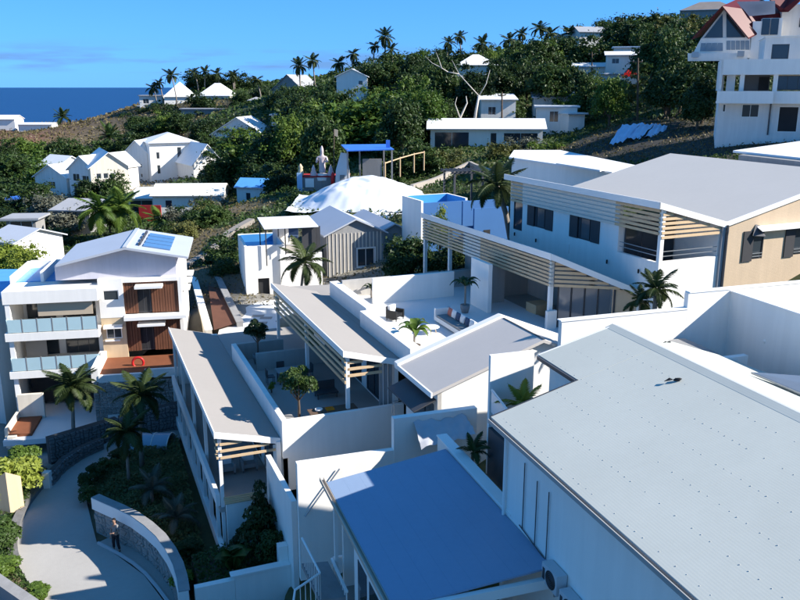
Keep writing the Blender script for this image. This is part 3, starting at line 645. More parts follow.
def c2():
    r=thing('middle_terraced_villa','middle terraced villa with tan shed roof and timber louvres over the terrace','house',(11.3,36,5.8),TK)
    shed_roof(r,11.3,9.7,14.35,8.85,35.9,51.2,tanroof)
    MB().slab([(14.36,35.9,8.85),(14.9,35.9,8.85),(14.9,51.2,8.85),(14.36,51.2,8.85)],.2).build('gutter_strip',tanroof,r)
    MB().slab([(12.4,51.25,8.75),(16,51.25,8.6),(16,53.8,8.6),(12.4,53.8,8.75)],.2).build('roof',tanroof,r)
    slats(r,'u',11.36,36.0,51,[9.22,8.86,8.50,8.14],wood,.07,.16)
    [slats(r,'v',36.0,11.5,min(13.3,11.3+(9.4-z)/.279),[z],wood,.06,.14) for z in (9.12,8.78,8.44)]
    for u in (36.0,43.5,50.6): BX(11.44,11.62,u,u+.18,5.8,9.38).build('post',paintw,r)
    w=MB(); wall(w,'x',14.0,.2,36.1,51,5.8,8.7,[(38.2,40.4,5.85,8.1),(41.2,44,5.85,8.1),(45,48.5,5.85,8.1)]); w.build('wall',white,r)
    for a,b in ((38.2,40.4),(41.2,44),(45,48.5)): window(r,'x',14.0,1,a,b,5.85,8.1,2,dmetal)
    for i in range(3): BX(13.2+.25*i,13.35+.25*i,36.05,36.2,5.8,8.7).build('shutter',gboard,r)
c2()
def chair_proto():
    r=thing('dining_chair','x','chair',(0,0,0),0,'dining chairs on the middle terrace')
    BX(-.23,.23,-.22,.22,.42,.47).build('seat',dmetal,r); BX(-.23,.23,.19,.23,.5,.88).build('backrest',dmetal,r)
    for x in (-.21,.18):
        for y in (-.2,.17): BX(x,x+.03,y,y+.03,0,.42 if y<0 else .88).build('leg',dmetal,r)
    return r
def t1_furniture():
    r=thing('dining_table','grey rectangular dining table near the back of the middle terrace','table',(10.4,43.2,5.8),TK)
    BX(9.6,11.2,42.7,43.6,6.5,6.55).build('tabletop',conc,r)
    for v in (9.7,11.05):
        for u in (42.8,43.45): BX(v,v+.06,u,u+.06,5.8,6.5).build('leg',dmetal,r)
    p=chair_proto()
    sp_=[(9.25,43.2,R(90),'dark dining chair at the left end of the terrace table'),(10.1,44.1,0,'dark dining chair on the far side of the terrace table by the grey wall'),(10.9,42.2,R(180),'dark dining chair on the near side of the terrace table, right of the tree'),(11.5,43.3,R(-90),'dark dining chair at the right end of the terrace table')]
    for i,(v,u,a,l) in enumerate(sp_):
        o=p if i==0 else dup(p,(0,0,0)); o.location=fw(v,u,5.8,TK); o.rotation_euler=(0,0,R(TK)+a); o['label']=l
    r=thing('lounge_bench','low grey lounge bench left of the dining table on the middle terrace','bench',(11.6,40.2,5.8),TK)
    BX(11.0,12.2,39.8,40.5,6.05,6.15).build('seat',dmetal,r); BX(11.0,12.2,40.5,40.56,6.15,6.6).build('backrest',dmetal,r)
    for v in (11.05,12.1):
        for u in (39.85,40.4): BX(v,v+.05,u,u+.05,5.8,6.05).build('leg',dmetal,r)
    r=thing('outdoor_counter','brown topped outdoor kitchen counter along the near parapet','counter',(10.5,36.3,5.8),TK)
    BX(9.7,11.9,36.0,36.6,5.8,6.62).build('cabinet',gfab,r); BX(9.6,12.0,35.95,36.65,6.62,6.67).build('worktop',M('brown_top',(.14,.09,.06),.6),r)
    r=thing('orange_tray','orange tray lying on the outdoor kitchen counter','tray',(10.6,36.3,6.67),TK)
    BX(10.45,10.85,36.1,36.45,6.672,6.69).build('tray_base',orange,r)
    for a in ((10.45,10.48,36.1,36.45),(10.82,10.85,36.1,36.45),(10.48,10.82,36.1,36.13),(10.48,10.82,36.42,36.45)): BX(*a,6.69,6.74).build('rim',orange,r)
    r=thing('white_basin','white basin on the outdoor kitchen counter beside the orange tray','basin',(10.1,36.3,6.67),TK)
    MB().lathe((10.1,36.3,6.672),[(.1,0),(.17,.02),(.2,.1),(.17,.1),(.12,.03)],14).build('bowl',paintw,r,True)
t1_furniture()
def pot(p,r0,h,mat,label,th=0):
    r=thing('plant_pot',label,'pot',p,th); MB().lathe(p,[(r0*.7,0),(r0,h*.6),(r0*1.05,h),(r0*.9,h),(r0*.8,h*.85)],14).build('vessel',mat,r,True); MB().lathe((p[0],p[1],p[2]+h*.8),[(r0*.85,0),(r0*.1,.02)],12).build('soil',bark2,r)
def small_tree(base,h,w,mat,label,seed):
    rng=np.random.default_rng(seed); lob=[(rng.uniform(-.25,.25),rng.uniform(-.25,.25),rng.uniform(.5,.88),rng.uniform(.11,.18)) for _ in range(14)]
    V,Fq=leaf_cloud(rng,lob,4200,.03); t=MB().tube([(0,0,-.02),(.01,0,.25),(0,.01,.55)],[.03,.025,.018],7)
    for q in lob[:7]: t.tube([(0,0,.38),(q[0]*.5,q[1]*.5,.5),q[:3]],[.014,.01,.004],5)
    r=thing('small_tree',label,'tree',tuple(base),0); r.scale=(w,w,h)
    for nm,me in (('crown',mesh_np('crown',V,Fq,mat)),('trunk',t.mesh('trunk',bark2))): o=bpy.data.objects.new(nm,me); COL.objects.link(o); o.parent=r
small_tree(fw(9.25,36.9,6.0,TK),2.9,2.5,lf_mid,'small round-crowned tree in the planter at the terrace corner',71)
pot((9.35,46.9,5.8),.3,.6,terrac,'grey pot under the round bush at the back of the middle terrace',TK)
small_tree(fw(9.35,46.9,6.2,TK),2.4,2.0,lf_dark,'dark round bush in a grey pot at the far end of the middle terrace',72)
shrub(fw(9.0,41.8,5.8,TK),.5,.7,lf_yel,'tiny yellow-green plant by the left parapet of the middle terrace',seed=2,size=.06)
def t2():
    r=thing('upper_terrace','bright white tiled upper terrace with white parapets and grey back wall','terrace',(14.5,36,5),TK)
    BX(14.9,24.8,34.7,49,8.75,8.95).build('floor',tile,r)
    BX(14.35,14.95,34.9,42.4,8.3,9.75).build('parapet',white,r)
    BX(14.75,15.3,42.45,49.6,8.3,9.85).build('parapet',white,r)
    BX(15.3,24.6,48.6,48.85,7,10.05).build('back_wall',grey_w,r)
    BX(14.4,14.9,34.4,34.85,8.0,9.5).build('parapet',white,r)
    # joints of drainage channel
    for v in (15.35,15.75): BX(v,v+.05,35.5,41,8.951,8.955).build('drain_slot',dmetal,r)
    BX(15.82,18.2,40.95,41.0,8.951,8.955).build('drain_slot',dmetal,r)
    BX(22.2,22.45,41.9,44.2,8.95,11.9).build('side_wall',white,r); BX(22.46,24.4,43.9,44.15,8.95,11.4).build('side_wall',grey_w,r)
    BX(16.6,22.1,46.4,46.65,8.95,10.55).build('screen_wall',white,r)
t2()
def sofa():
    r=thing('outdoor_sofa','long white outdoor sofa with grey seat on the upper terrace','sofa',(19,39.5,8.95),TK)
    BX(18.5,19.45,36.9,41.4,9.05,9.3).build('base',paintw,r); BX(18.52,19.3,36.95,41.1,9.3,9.42).build('seat_cushion',gfab,r); BX(19.3,19.45,36.9,41.4,9.3,9.75).build('backrest',paintw,r); BX(18.5,19.45,41.25,41.4,9.3,9.75).build('armrest',paintw,r)
    for u,m,l in ((40.6,rose,'rose scatter cushion at the far end of the white sofa'),(40.1,linen,'white scatter cushion beside the rose one on the sofa'),(39.55,navy,'navy scatter cushion in the middle of the white sofa'),(39.0,linen,'white scatter cushion between the navy ones on the sofa'),(38.4,navy,'navy scatter cushion near the close end of the white sofa'),(37.85,linen,'white scatter cushion closest to the camera on the sofa')):
        c=MB(); vs=[]
        for i in range(7):
            for j in range(7):
                a=i/6*2-1; b=j/6*2-1; t=.09*(1-a**4)*(1-b**4); vs.append((19.13-t+.1*(b*.5),u+a*.24,9.67+b*.22))
        for i in range(7):
            for j in range(7):
                a=i/6*2-1; b=j/6*2-1; t=.09*(1-a**4)*(1-b**4); vs.append((19.13+t+.1*(b*.5),u+a*.24,9.67+b*.22))
        fs=[(i*7+j,(i+1)*7+j,(i+1)*7+j+1,i*7+j+1) for i in range(6) for j in range(6)]
        fs+=[(49+i*7+j+1,49+(i+1)*7+j+1,49+(i+1)*7+j,49+i*7+j) for i in range(6) for j in range(6)]
        c.add(vs,fs).solo('scatter_cushion',m,l,'cushion',(19.13,u,9.45),TK,'cushions on the white sofa',smooth=True)
    r=thing('coffee_table','round white coffee table in front of the terrace sofa','table',(17.4,39.3,8.95),TK)
    MB().lathe((17.4,39.3,9.3),[(.0,0),(.42,0),(.45,.03),(.42,.06),(0,.06)],20).build('tabletop',paintw,r,False)
    for k in range(3): a=k*2.1; MB().tube([(17.4+.3*math.cos(a),39.3+.3*math.sin(a),8.95),(17.4+.2*math.cos(a),39.3+.2*math.sin(a),9.3)],.02,6).build('leg',wood,r)
sofa()
armchair(16.6,42.6,8.95,TK,'black woven armchair with white cushion by the grey wall of the upper terrace',black,linen,rz=.6)
def broadleaf_plant(base,n,L,W,label,mat,stem=.5,name='broad_leaved_plant',seed=1,tilt=(-40,5)):
    rng=random.Random(seed); r=thing(name,label,'plant',tuple(base),0)
    t=MB().tube([(0,0,-.05),(0,0,stem)],[.06,.045],8); o=bpy.data.objects.new('stem',t.mesh('stem',bark)); COL.objects.link(o); o.parent=r
    mb=MB(); k=9; vs=[]
    for i in range(k):
        s=i/(k-1); w=W*math.sin(math.pi*min(1,.06+s*.93))**.7*.5; z=.75*s-.75*s*s*s; x=s*.9
        vs+=[(x,-w,z+.12*w/W),(x,0,z-.03),(x,w,z+.12*w/W)]
    fs=[]
    for i in range(k-1):
        for j in range(2): fs.append((i*3+j,i*3+j+1,(i+1)*3+j+1,(i+1)*3+j))
    mb.add(vs,fs); me=mb.mesh('leaf',mat,True)
    for i in range(n):
        o=bpy.data.objects.new('leaf',me); COL.objects.link(o); o.parent=r; o.location=(0,0,stem*.95); s=L*rng.uniform(.75,1.1); o.scale=(s,s,s); o.rotation_euler=(rng.uniform(-.2,.2),R(rng.uniform(*tilt)),i*2.399+rng.uniform(-.2,.2))
    return r
broadleaf_plant(fw(15.75,37.75,8.95,TK),9,1.25,.4,'green banana-like plant growing from the white terrace floor',lf_bright,.7)
MB().lathe((15.75,37.75,8.953),[(.35,0),(.3,.01)],16).solo('planting_hole',bark2,'dark round soil bed at the foot of the banana-like plant','soil bed',(15.75,37.75,8.95),TK)
pot((21.0,42.5,8.95),.28,.5,terrac,'grey pot of the tall plant at the end of the white sofa',TK)
broadleaf_plant(fw(21.0,42.5,9.35,TK),14,1.0,.3,'tall dark leafy plant in a pot behind the white sofa',lf_dark,1.3,seed=4)
broadleaf_plant(fw(17.0,47.9,8.95,TK),9,.9,.3,'small leafy plant beside the lit wall at the back of the upper terrace',lf_dark,.6,seed=6)
def houseD():
    r=thing('tan_gable_house','small house with tan gable roof and white verge below the upper terrace','house',(18,32,5),TK)
    ev,ez,rv,rz,fv,fz=13.55,9.2,19,11.0,22.6,9.5; u0,u1=30.4,34.3
    MB().slab([(ev,u0,ez),(rv,u0,rz),(rv,u1,rz),(ev,u1,ez)],.15).build('roof',lightroof,r)
    MB().slab([(rv+.003,u0,rz),(fv,u0,fz),(fv,u1,fz),(rv+.003,u1,rz)],.15).build('roof',lightroof,r)
    MB().slab([(ev-.1,u1+.004,ez+.1),(rv,u1+.004,rz+.12),(rv,u1+.42,rz+.12),(ev-.1,u1+.42,ez+.1)],.3).build('verge',paintw,r)
    MB().slab([(rv,u1+.004,rz+.12),(fv+.1,u1+.004,fz+.1),(fv+.1,u1+.42,fz+.1),(rv,u1+.42,rz+.12)],.3).build('verge',paintw,r)
    BX(rv-.02,rv+.06,u0,u1-.1,rz-.005,rz+.02).build('ridge_joint',dmetal,r)
    MB().slab([(19.9,31.0,10.62),(20.0,31.0,10.58),(20.0,33.9,10.58),(19.9,33.9,10.62)],.02).build('roof_vent_slot',dmetal,r)
    BX(ev-.08,ev-.003,u0,u1,ez-.22,ez+.02).build('gutter',paintw,r)
    w=MB(); wall(w,'x',ev+.35,.2,u0+.25,u1,5,ez-.1,[(31.0,33.4,6.6,8.4)]); w.poly([(ev+.35,u0+.25,5),(fv-.3,u0+.25,5),(fv-.3,u0+.25,fz-.12),(rv,u0+.25,rz-.15),(ev+.35,u0+.25,ez-.05)]); w.build('wall',cream if False else white,r)
    window(r,'x',ev+.35,1,31.0,33.4,6.6,8.4,2,dmetal)
    MB().slab([(ev-.75,30.7,8.35),(ev+.3,30.7,8.75),(ev+.3,33.9,8.75),(ev-.75,33.9,8.35)],.05).build('awning',dmetal,r)
    for u in (33.95,33.7): MB().tube([(ev-.5,u,7.0),(ev-.5,u,7.6),(ev+.3,u,7.6)],.025,6).build('rail',gmetal,r)
houseD()
def garden_front():
    r=thing('garden_wall','low white garden wall around the planted bed below the lowest loggia','wall',(5,31,0),TK)
    BX(3.1,4.75,30.95,31.25,-.3,1.85).build('front_panel',white,r); BX(4.76,7.16,30.95,31.25,-.3,2.0).build('front_panel',white,r)
    BX(4.6,7.16,30.9,31.3,2.0,2.08).build('coping',paintw,r)
    BX(7.17,7.4,30.4,35.2,-.3,5.3).build('side_panel',white,r)
    BX(6.75,7.16,31.3,31.7,-.3,2.75).build('pier',white,r)
    BX(3.4,7.1,31.3,34.5,-.3,1.3).build('soil',bark2,r)
garden_front()
broadleaf_plant(fw(4.9,32.3,1.3,TK),9,1.35,.8,'plant with huge rounded green leaves in the walled bed',lf_mid,.3,'giant_taro_plant',9,(-75,-5))
for i,(v,u,w,h,m,l) in enumerate(((6.3,33.5,2.2,3.0,lf_dark,'dense dark shrub filling the walled bed beside the white pier'),(6.6,32.3,1.5,2.1,lf_mid,'smaller green shrub at the corner of the walled bed'),(5.6,34.2,1.3,1.2,lf_dark,'dark shrub at the foot of the loggia stair'),(6.7,34.5,1.5,3.6,lf_dark,'tall narrow shrub against the side wall of the bed'))):
    shrub(fw(v,u,1.2,TK),w,h,m,l,seed=i,size=.045,n=1800)
# ================================================================ upper louvred pavilion and house (frame 23.9)
def c3():
    r=thing('louvred_pavilion','large open pavilion with white edged shed roof and timber louvres','house',(25.3,37,8.8),TE)
    v0,z0,u0,u1=25.3,13.2,36.7,53.2; v1,z1,un=29.27,11.35,34.0
    MB().slab([(v0,u0,z0),(v1,un,z1),(v1,u1,z1),(v0,u1,z0)],.2).build('roof',tanroof,r)
    MB().box(v0-.05,v0-.003,u0-.05,u1,z0-.34,z0+.03).build('fascia',paintw,r)
    MB().slab([(v0-.05,u0-.06,z0+.03),(v1,un-.06,z1+.03),(v1,un-.006,z1+.03),(v0-.05,u0-.006,z0+.03)],.34).build('fascia',paintw,r)
    zs=[12.78-.215*i for i in range(7)]
    slats(r,'u',v0+.02,u0+.15,44.6,zs,wood,.06,.135); slats(r,'u',v0+.02,44.62,46.9,zs,woodw,.06,.135); slats(r,'u',v0+.02,46.92,u1-.1,zs,wood,.06,.135)
    L=lambda t,z,o=0: Vector((v0+.2+(v1-v0-.2)*t,u0-.02+(un-u0)*t+o,z))
    for i,z in enumerate((12.62,12.38,12.14,11.9,11.66,11.42)): MB().beam(L(.02,z,.12),L(min(.97,(12.86-z)/1.85),z,.12),.06,.15).build('slat',wood,r)
    for i in range(7): BX(v0+.0,v0+.16,u0+.02,u0+.14,zs[i]-.13,zs[i]+.0).build('slat_bracket',woodw,r)
    for u in (u0+.16,49.0,52.9): BX(v0+.1,v0+.32,u,u+.22,8.6,12.9).build('post',paintw,r)
    BX(v0-.15,v0+.45,u0-.1,u0+.14,8.6,10.0).build('pier',white,r)
    MB().slab([(v0+.2,u0,8.82),(v1-.02,un+.2,8.82),(v1-.02,u1,8.82),(v0+.2,u1,8.82)],.22).build('floor',gtile,r)
    BX(28.9,29.1,38,u1,8.8,11.3).build('back_wall',grey_w,r); BX(v0+.6,28.9,44.5,44.7,8.8,11.5).build('partition',grey_w,r)
    bg_=M('blue_grey_glass',(.12,.15,.18),.1,.2,.5,spec=.6)
    for i in range(4):
        a=L(.12+i*.155,8.85,.5); b=L(.12+(i+1)*.155-.012,8.85,.5); g=MB().slab([a,b,b+Vector((0,.05,0)),a+Vector((0,.05,0))],Vector((0,0,2.45))).build('glass_door',bg_,r)
        f=MB(); f.beam(a,a+Vector((0,0,2.5)),.06,.08); f.beam(a+Vector((0,0,2.48)),b+Vector((0,0,2.48)),.08,.06); f.build('door_frame',dmetal,g)
    a=L(.75,8.8,.3); b=L(1.0,8.8,.3); MB().slab([a,b,b+Vector((0,.2,0)),a+Vector((0,.2,0))],Vector((0,0,2.5))).build('clad_wall',clad,r)
    MB().beam(a-Vector((.03,.02,0)),a+Vector((-.03,-.02,2.6)),.08,.08).build('corner_trim',dmetal,r)
    BX(26.3,27.4,39.5,40.6,8.82,9.5).build('timber_cabinet',wood,r)
c3()
def houseE():
    r=thing('louvred_house','large two-winged house with grey butterfly roof, timber louvres and orange cladding','house',(33.6,38,9),TE)
    u0,u1=32.7,47.7; f=(29.0,16.3); va=(33.6,15.0); rg=(43.2,17.25)
    MB().slab([(f[0],u0,f[1]),(va[0],u0,va[1]),(va[0],u1,va[1]),(f[0],u1,f[1])],.2).build('roof',eroof,r)
    MB().slab([(va[0]+.003,u0,va[1]),(rg[0],u0,rg[1]),(rg[0],u1+.4,rg[1]),(va[0]+.003,u1+.4,va[1])],.2).build('roof',eroof,r)
    MB().slab([(rg[0]+.003,u0,rg[1]),(50,u0,15.4),(50,u1+.4,15.4),(rg[0]+.003,u1+.4,rg[1])],.2).build('roof',eroof,r)
    BX(f[0]-.06,f[0]-.003,u0-.06,u1+.3,f[1]-.33,f[1]+.03).build('fascia',paintw,r)
    MB().slab([(f[0]-.06,u0-.06,f[1]+.03),(va[0],u0-.06,va[1]+.03),(va[0],u0-.004,va[1]+.03),(f[0]-.06,u0-.004,f[1]+.03)],.33).build('fascia',paintw,r)
    MB().slab([(va[0]+.003,u0-.06,va[1]+.03),(rg[0],u0-.06,rg[1]+.03),(rg[0],u0-.004,rg[1]+.03),(va[0]+.003,u0-.004,va[1]+.03)],.27).build('fascia',paintw,r)
    # front wall with windows; balcony at the near corner, opening at the far corner
    fv=29.3; ops=[(37.9,40.7,13.25,14.55),(42.6,45.4,13.25,14.55),(46.1,47.2,12.7,14.75)]
    w=MB(); wall(w,'x',fv,.22,36.2,47.6,8,16.0,ops); w.box(fv,fv+.22,u0+.1,36.2,8,13.1); w.box(fv+.22,33.35,u0+.1,u0+.32,8,13.15); w.box(fv+.22,33.4,36.2,36.4,12.3,15.0); w.build('wall',white,r)
    BX(fv+.22,33.4,u0+.32,36.2,12.1,12.3).build('balcony_floor',gtile,r)
    for o in ops[:2]:
        window(r,'x',fv,1,*o,3,shut,M('grey_blind_glass',(.10,.10,.105),.15,.3,.8,spec=.5))
        BX(fv-.05,fv-.005,o[0]-.05,o[0]+.75,o[2],o[3]).build('shutter',shut,r); BX(fv-.05,fv-.005,o[1]-.75,o[1]+.05,o[2],o[3]).build('shutter',shut,r)
    window(r,'x',fv,1,*ops[2],1,shut)
    zs=[15.9-.235*i for i in range(6)]
    slats(r,'u',fv-.12,36.45,46.0,zs,woodw,.06,.145); slats(r,'u',fv-.12,u0+.2,36.43,zs,wood,.06,.145); slats(r,'u',fv-.12,46.02,47.5,zs,wood,.06,.145)
    [slats(r,'v',u0+.05,fv,min(33.3,29+(16.0-z)/.283),[z],wood,.06,.14) for z in [15.72-.24*i for i in range(6)]]
    BX(fv-.03,fv+.2,u0+.08,u0+.3,8,15.95).build('post',paintw,r)
    BX(fv-.02,fv+.14,47.45,47.6,12,15.95).build('post',paintw,r)
    for z in (13.4,13.65): BX(fv+.1,fv+.13,u0+.3,36.2,z,z+.04).build('balcony_rail',gmetal,r); BX(fv+.22,33.3,u0+.2,u0+.23,z,z+.04).build('balcony_rail',gmetal,r)
    window(r,'y',36.18,-1,29.7,33.2,12.35,14.7,3,dmetal)
    BX(33.3,33.5,u0+.15,36.3,12.3,14.9).build('wall',white,r)
    BX(33.36,33.62,u0-.03,u0+.14,8.5,14.9).build('corner_trim',M('grey_trim',(.35,.35,.36),.6),r)
    MB().tube([(33.62,u0-.1,14.85),(33.62,u0-.12,14.5),(33.62,u0-.1,14.3),(33.62,u0-.1,8.5)],.07,8).build('downpipe',dmetal,r)
    # orange wing
    q=MB(); ops2=[(35.15,36.6,12.75,14.35),(38.3,39.8,12.75,14.35)]
    wall(q,'y',u0+.12,.22,33.65,50,8.5,14.78,ops2); q.add([(33.65,u0+.12,14.78),(43.2,u0+.12,14.78),(43.2,u0+.12,17.0),(33.65,u0+.12,14.82),(50,u0+.12,14.78),(50,u0+.12,15.2)],[(0,1,2,3),(1,4,5,2)]); q.build('clad_wall',clad,r)
    for a,b,c,d in ops2:
        window(r,'y',u0+.12,1,a,b,c,d,1,shut)
        BX(a-.1,a+.62,u0+.05,u0+.115,c-.08,d+.02).build('shutter',shut,r)
        for z in (c+.15,c+.32): BX(a+.65,b-.05,u0+.06,u0+.1,z,z+.04).build('window_bar',gmetal,r)
    MB().slab([(35.9,u0-.35,14.42),(42,u0-.35,14.42),(42,u0+.11,14.62),(35.9,u0+.11,14.62)],.04).build('awning',paintw,r)
    MB().slab([(35.5,u0-.1,14.15),(36.2,u0-.35,14.1),(36.2,u0+.1,14.62),(35.85,u0+.1,14.72)],.03).build('lamp_hood',dmetal,r)
    for u in (34.2,36.9,44.2,46.8): MB().lathe((fv-.12,u,12.3),[(.05,0),(.05,.22)],8).build('wall_lamp',black,r)
    BX(fv-.05,fv-.003,40.7,40.85,12.2,12.75).build('meter_box',paintw,r)
houseE()
# ================================================================ apartment building at left (frame 0), facade about 52 m away
LR=11; LO=Vector((-1.1,3.0,-.5))
def apt():
    D=52.0; r=thing('apartment_building','white three-storey apartment building with glass balconies and brown timber bays','building',(-22,52,-1),0); r.rotation_euler=(0,0,R(LR)); r.location+=LO
    X=lambda px,py=330,d=D: Pd(px,py,d).x
    Z=lambda py,d=D: Pd(60,py,d).z
    x0,x1,x2,x3=X(11),X(100),X(125),X(181)
    zr0,zr1=Z(302),Z(289); z2,z2b=Z(331),Z(339); z1,z1b=Z(370),Z(377); zg=Z(414)
    bk=D+6.5
    # balcony bay: slabs, side walls, back wall
    BX(x0-.1,x1+.1,D-1.2,bk,zr0,zr1).build('roof_slab',white,r)
    BX(x0-.15,x1,D-1.4,D+2.4,z2b,z2).build('balcony_slab',white,r); BX(x0-.15,x1,D-1.4,D+2.4,z1b,z1).build('balcony_slab',white,r)
    w=MB(); w.box(x0,x0+.25,D-.9,bk,zg-1,zr0); w.box(x1-.3,x1,D+.02,bk,zg-1,zr0); w.box(x0+.25,x1-.3,D+2.4,D+2.6,zg-1,zr0); w.build('wall',white,r)
    BX(x0,x0+.3,D-1.15,D-.9,zg-1,zr0).build('column',paintw,r)
    for (za,zb) in ((z2,zr0),(z1,z2b),(zg,z1b)):
        window(r,'y',D+2.4,-1,x0+.5,x0+2.4,za+.02,zb-.1,2,dmetal); window(r,'y',D+2.4,-1,x0+2.9,x1-.6,za+.02,zb-.15,3,dmetal)
    # roller blind in the top balcony, tan
    BX(X(41),x1-.35,D-.85,D-.8,Z(316.5),zr0-.02).build('blind',M('tan_blind',(.50,.40,.29),.85,.08),r)
    BX(X(20),X(41),D+.5,D+.55,z1,z2b).build('blind',M('grey_blind',(.22,.21,.20),.85,.08),r)
    for zz in (z2,z1):
        hgt=.95; n=6; st=(x1-x0-.1)/n
        for i in range(n):
            g=BX(x0+.03+st*i+.04,x0+.03+st*(i+1)-.04,D-1.36,D-1.33,zz+.05,zz+hgt).build('glass_panel',bglass,r)
            BX(x0+.03+st*(i+1)-.035,x0+.03+st*(i+1)+.035,D-1.37,D-1.27,zz-.3,zz+hgt+.04).build('rail_post',gmetal,r)
        BX(x0,x0+.03,D-1.3,D+2,zz+.05,zz+hgt).build('glass_panel',bglass,r)
    # stair bay
    ops=[(X(104.5),X(120.5),Z(306),Z(295)),(X(104.5),X(120.5),Z(346),Z(334))]
    w=MB(); wall(w,'y',D-.3,.3,x1+.02,x2,Z(324),Z(283),[ops[0]]); w.build('stair_wall',white,r)
    w=MB(); wall(w,'y',D-.28,.3,x1+.02,x2,zg-1,Z(324)-.002,[ops[1]]); w.build('stair_wall',tanw,r)
    window(r,'y',D-.3,1,*ops[0],1,paintw); window(r,'y',D-.28,1,*ops[1],2,paintw)
    BX(ops[1][0]-.1,ops[1][1]+.1,D-.75,D-.3,Z(334),Z(331)).build('awning',paintw,r); BX(ops[1][0]-.1,ops[1][1]-.15,D-.42,D-.29,Z(347)-.1,Z(347)).build('sill',paintw,r)
    # timber bays of vertical boards
    for (pa,pb,nm) in ((321,286,0),(361,326,1)):
        a,b=Z(pa),Z(pb); n=20; st=(x3-x2)/n; oa,ob=X(138),X(152)
        for i in range(n):
            xa,xb=x2+st*i+.012,x2+st*(i+1)-.012; cx=(xa+xb)/2
            zlo=a+1.95 if oa<cx<ob else a
            BX(xa,xb,D-.1-.012*(i%2),D+.0,zlo,b).build('board',brown,r)
        BX(x2+.02,x3-.02,D+.02,D+.1,a,b).build('backing',dark,r)
        window(r,'y',D-.02,1,oa,ob,a,a+1.95,2,dmetal)
        BX(X(138),X(166),D-1.0,D-.12,b-.45,b-.28).build('awning',paintw,r)
    BX(x2,x3+.5,D-1.0,D+.0,Z(325.5),Z(322)).build('floor_band',paintw,r)
    BX(x3,x3+.25,D-.2,bk,zg-1,Z(284)).build('wall',white,r); BX(x1,x3,bk-.2,bk,zg-1,Z(284)).build('wall',white,r)
    BX(x1+.02,x3,D-.25,bk-.2,Z(284)-.25,Z(284)).build('top_slab',white,r)
    for k in range(3): BX(x3+.26,x3+.75,D+.6+k*2.4,D+2.2+k*2.4,Z(300)-.1,Z(300)).build('awning',paintw,r)
    # gable
    ry,rz=D-.6,Pd(121,251,D-.6).z; xr=Pd(121,251,D-.6).x
    el=Pd(51,267,D-.6); er=Pd(187,263.5,D-.6); bkr=D+7.2
    for (a,nm) in ((el,1),(er,1)):
        MB().slab([(xr,ry,rz),(a.x,ry,a.z),(a.x,bkr,a.z),(xr,bkr,rz)],.16).build('roof',tinroof,r)
    BX(xr-.14,xr+.14,ry,bkr,rz-.02,rz+.05).build('ridge_cap',tinroof,r)
    zw=Z(284); xl=X(58); xrr=X(180)
    g=MB(); k1=(rz-el.z)/(xr-el.x); k2=(rz-er.z)/(er.x-xr)
    P=[(xl,zw),(xrr,zw),(xrr,rz-k2*(xrr-xr)-.17),(xr,rz-.17),(xl,rz-k1*(xr-xl)-.17)]
    g.poly([(p[0],D+.25,p[1]) for p in P]); g.poly([(p[0],bkr-.4,p[1]) for p in P]); g.box(xl,xl+.2,D+.26,bkr-.41,zw,P[4][1]); g.box(xrr-.2,xrr,D+.26,bkr-.41,zw,P[2][1]); g.build('gable_wall',lilac,r)
    # roof terrace with blue floor slab at the left of the gable
    BX(x0+.1,xl-.05,D+1.6,bk-.4,zr1+.001,zr1+.06).build('blue_terrace_floor',pool,r)
    BX(x0-.1,x0+.15,D+1.2,bk,zr1,zr1+.55).build('parapet',white,r); BX(X(40),X(40)+.2,D+1.2,bk-.5,zr1+.06,zr1+.8).build('parapet',white,r); BX(x0+.15,xl,bk-.4,bk,zr1,zr1+.6).build('parapet',white,r)
    # terrace and court
    t0=Pd(101,388,48.5); 
    BX(x1+.2,x3+.2,D-4.0,D-.3,Z(366)-.35,Z(366)).build('terrace_deck',rust,r)
    BX(x1-.25,x1+.2,D-4.2,D-.3,Z(366)-.4,Z(366)+.55).build('terrace_parapet',white,r)
    BX(x1+.2,X(131,380,48),D-4.25,D-4.0,zg-1,Z(366)+.05).build('terrace_parapet',white,r); BX(X(131,380,48),x3+.3,D-4.25,D-4.0,Z(366)-.3,Z(366)+.28).build('terrace_parapet',white,r)
    s=MB(); stones(s,(x1-.2,D-4.26),(x3+.3,D-4.26),zg-1.0,Z(366)-.42,.26,stoneL,(0,-1),seed=8); s.build('stone_facing',stoneL,r,kind='stuff')
    BX(x1+.6,x1+1.5,D-4.42,D-4.36,zg-.2,zg+.75).build('meter_hatch',paintw,r)
    # tan planter box
    q=MB(); q.box(X(14),X(39),D-1.6,D-1.3,zg-.6,zg+1.55); q.box(X(11),X(14),D-4.6,D-1.3,zg-1,zg+.35); q.box(X(14),X(22),D-4.9,D-4.6,zg-1.2,zg-.1); q.build('planter_wall',cream,r)
    BX(X(14),X(36),D-4.6,D-1.6,zg-.4,zg-.05).build('planter_bed',rust,r)
    BX(X(11),x1+.2,D-5.2,D+2.3,zg-.6,zg-.25).build('court_floor',tile,r)
    BX(x0+.5,x1-.4,D+1.0,D+1.1,zg,z1b).build('garage_recess',dark,r)
    return r
apt()
def lifebuoy():
    p=Vector((-17.3,49.6,4.15)); r=thing('lifebuoy','bright red lifebuoy ring leaning on the brown timber terrace','lifebuoy',tuple(p),0); q=Vector((-22,52,0)); r.location=q+Matrix.Rotation(R(LR),3,'Z')@(p-q)+LO; r.rotation_euler=(0,0,R(LR))
    MB().tube([(p.x+.36*math.cos(a),p.y,p.z+.36*math.sin(a)) for a in [6.2832*i/24 for i in range(25)]],.085,8,False).build('ring',red,r,True)
    MB().box(p.x-.04,p.x+.04,p.y+.1,p.y+.16,p.z-.75,p.z-.2).build('stand',brown,r)
lifebuoy()
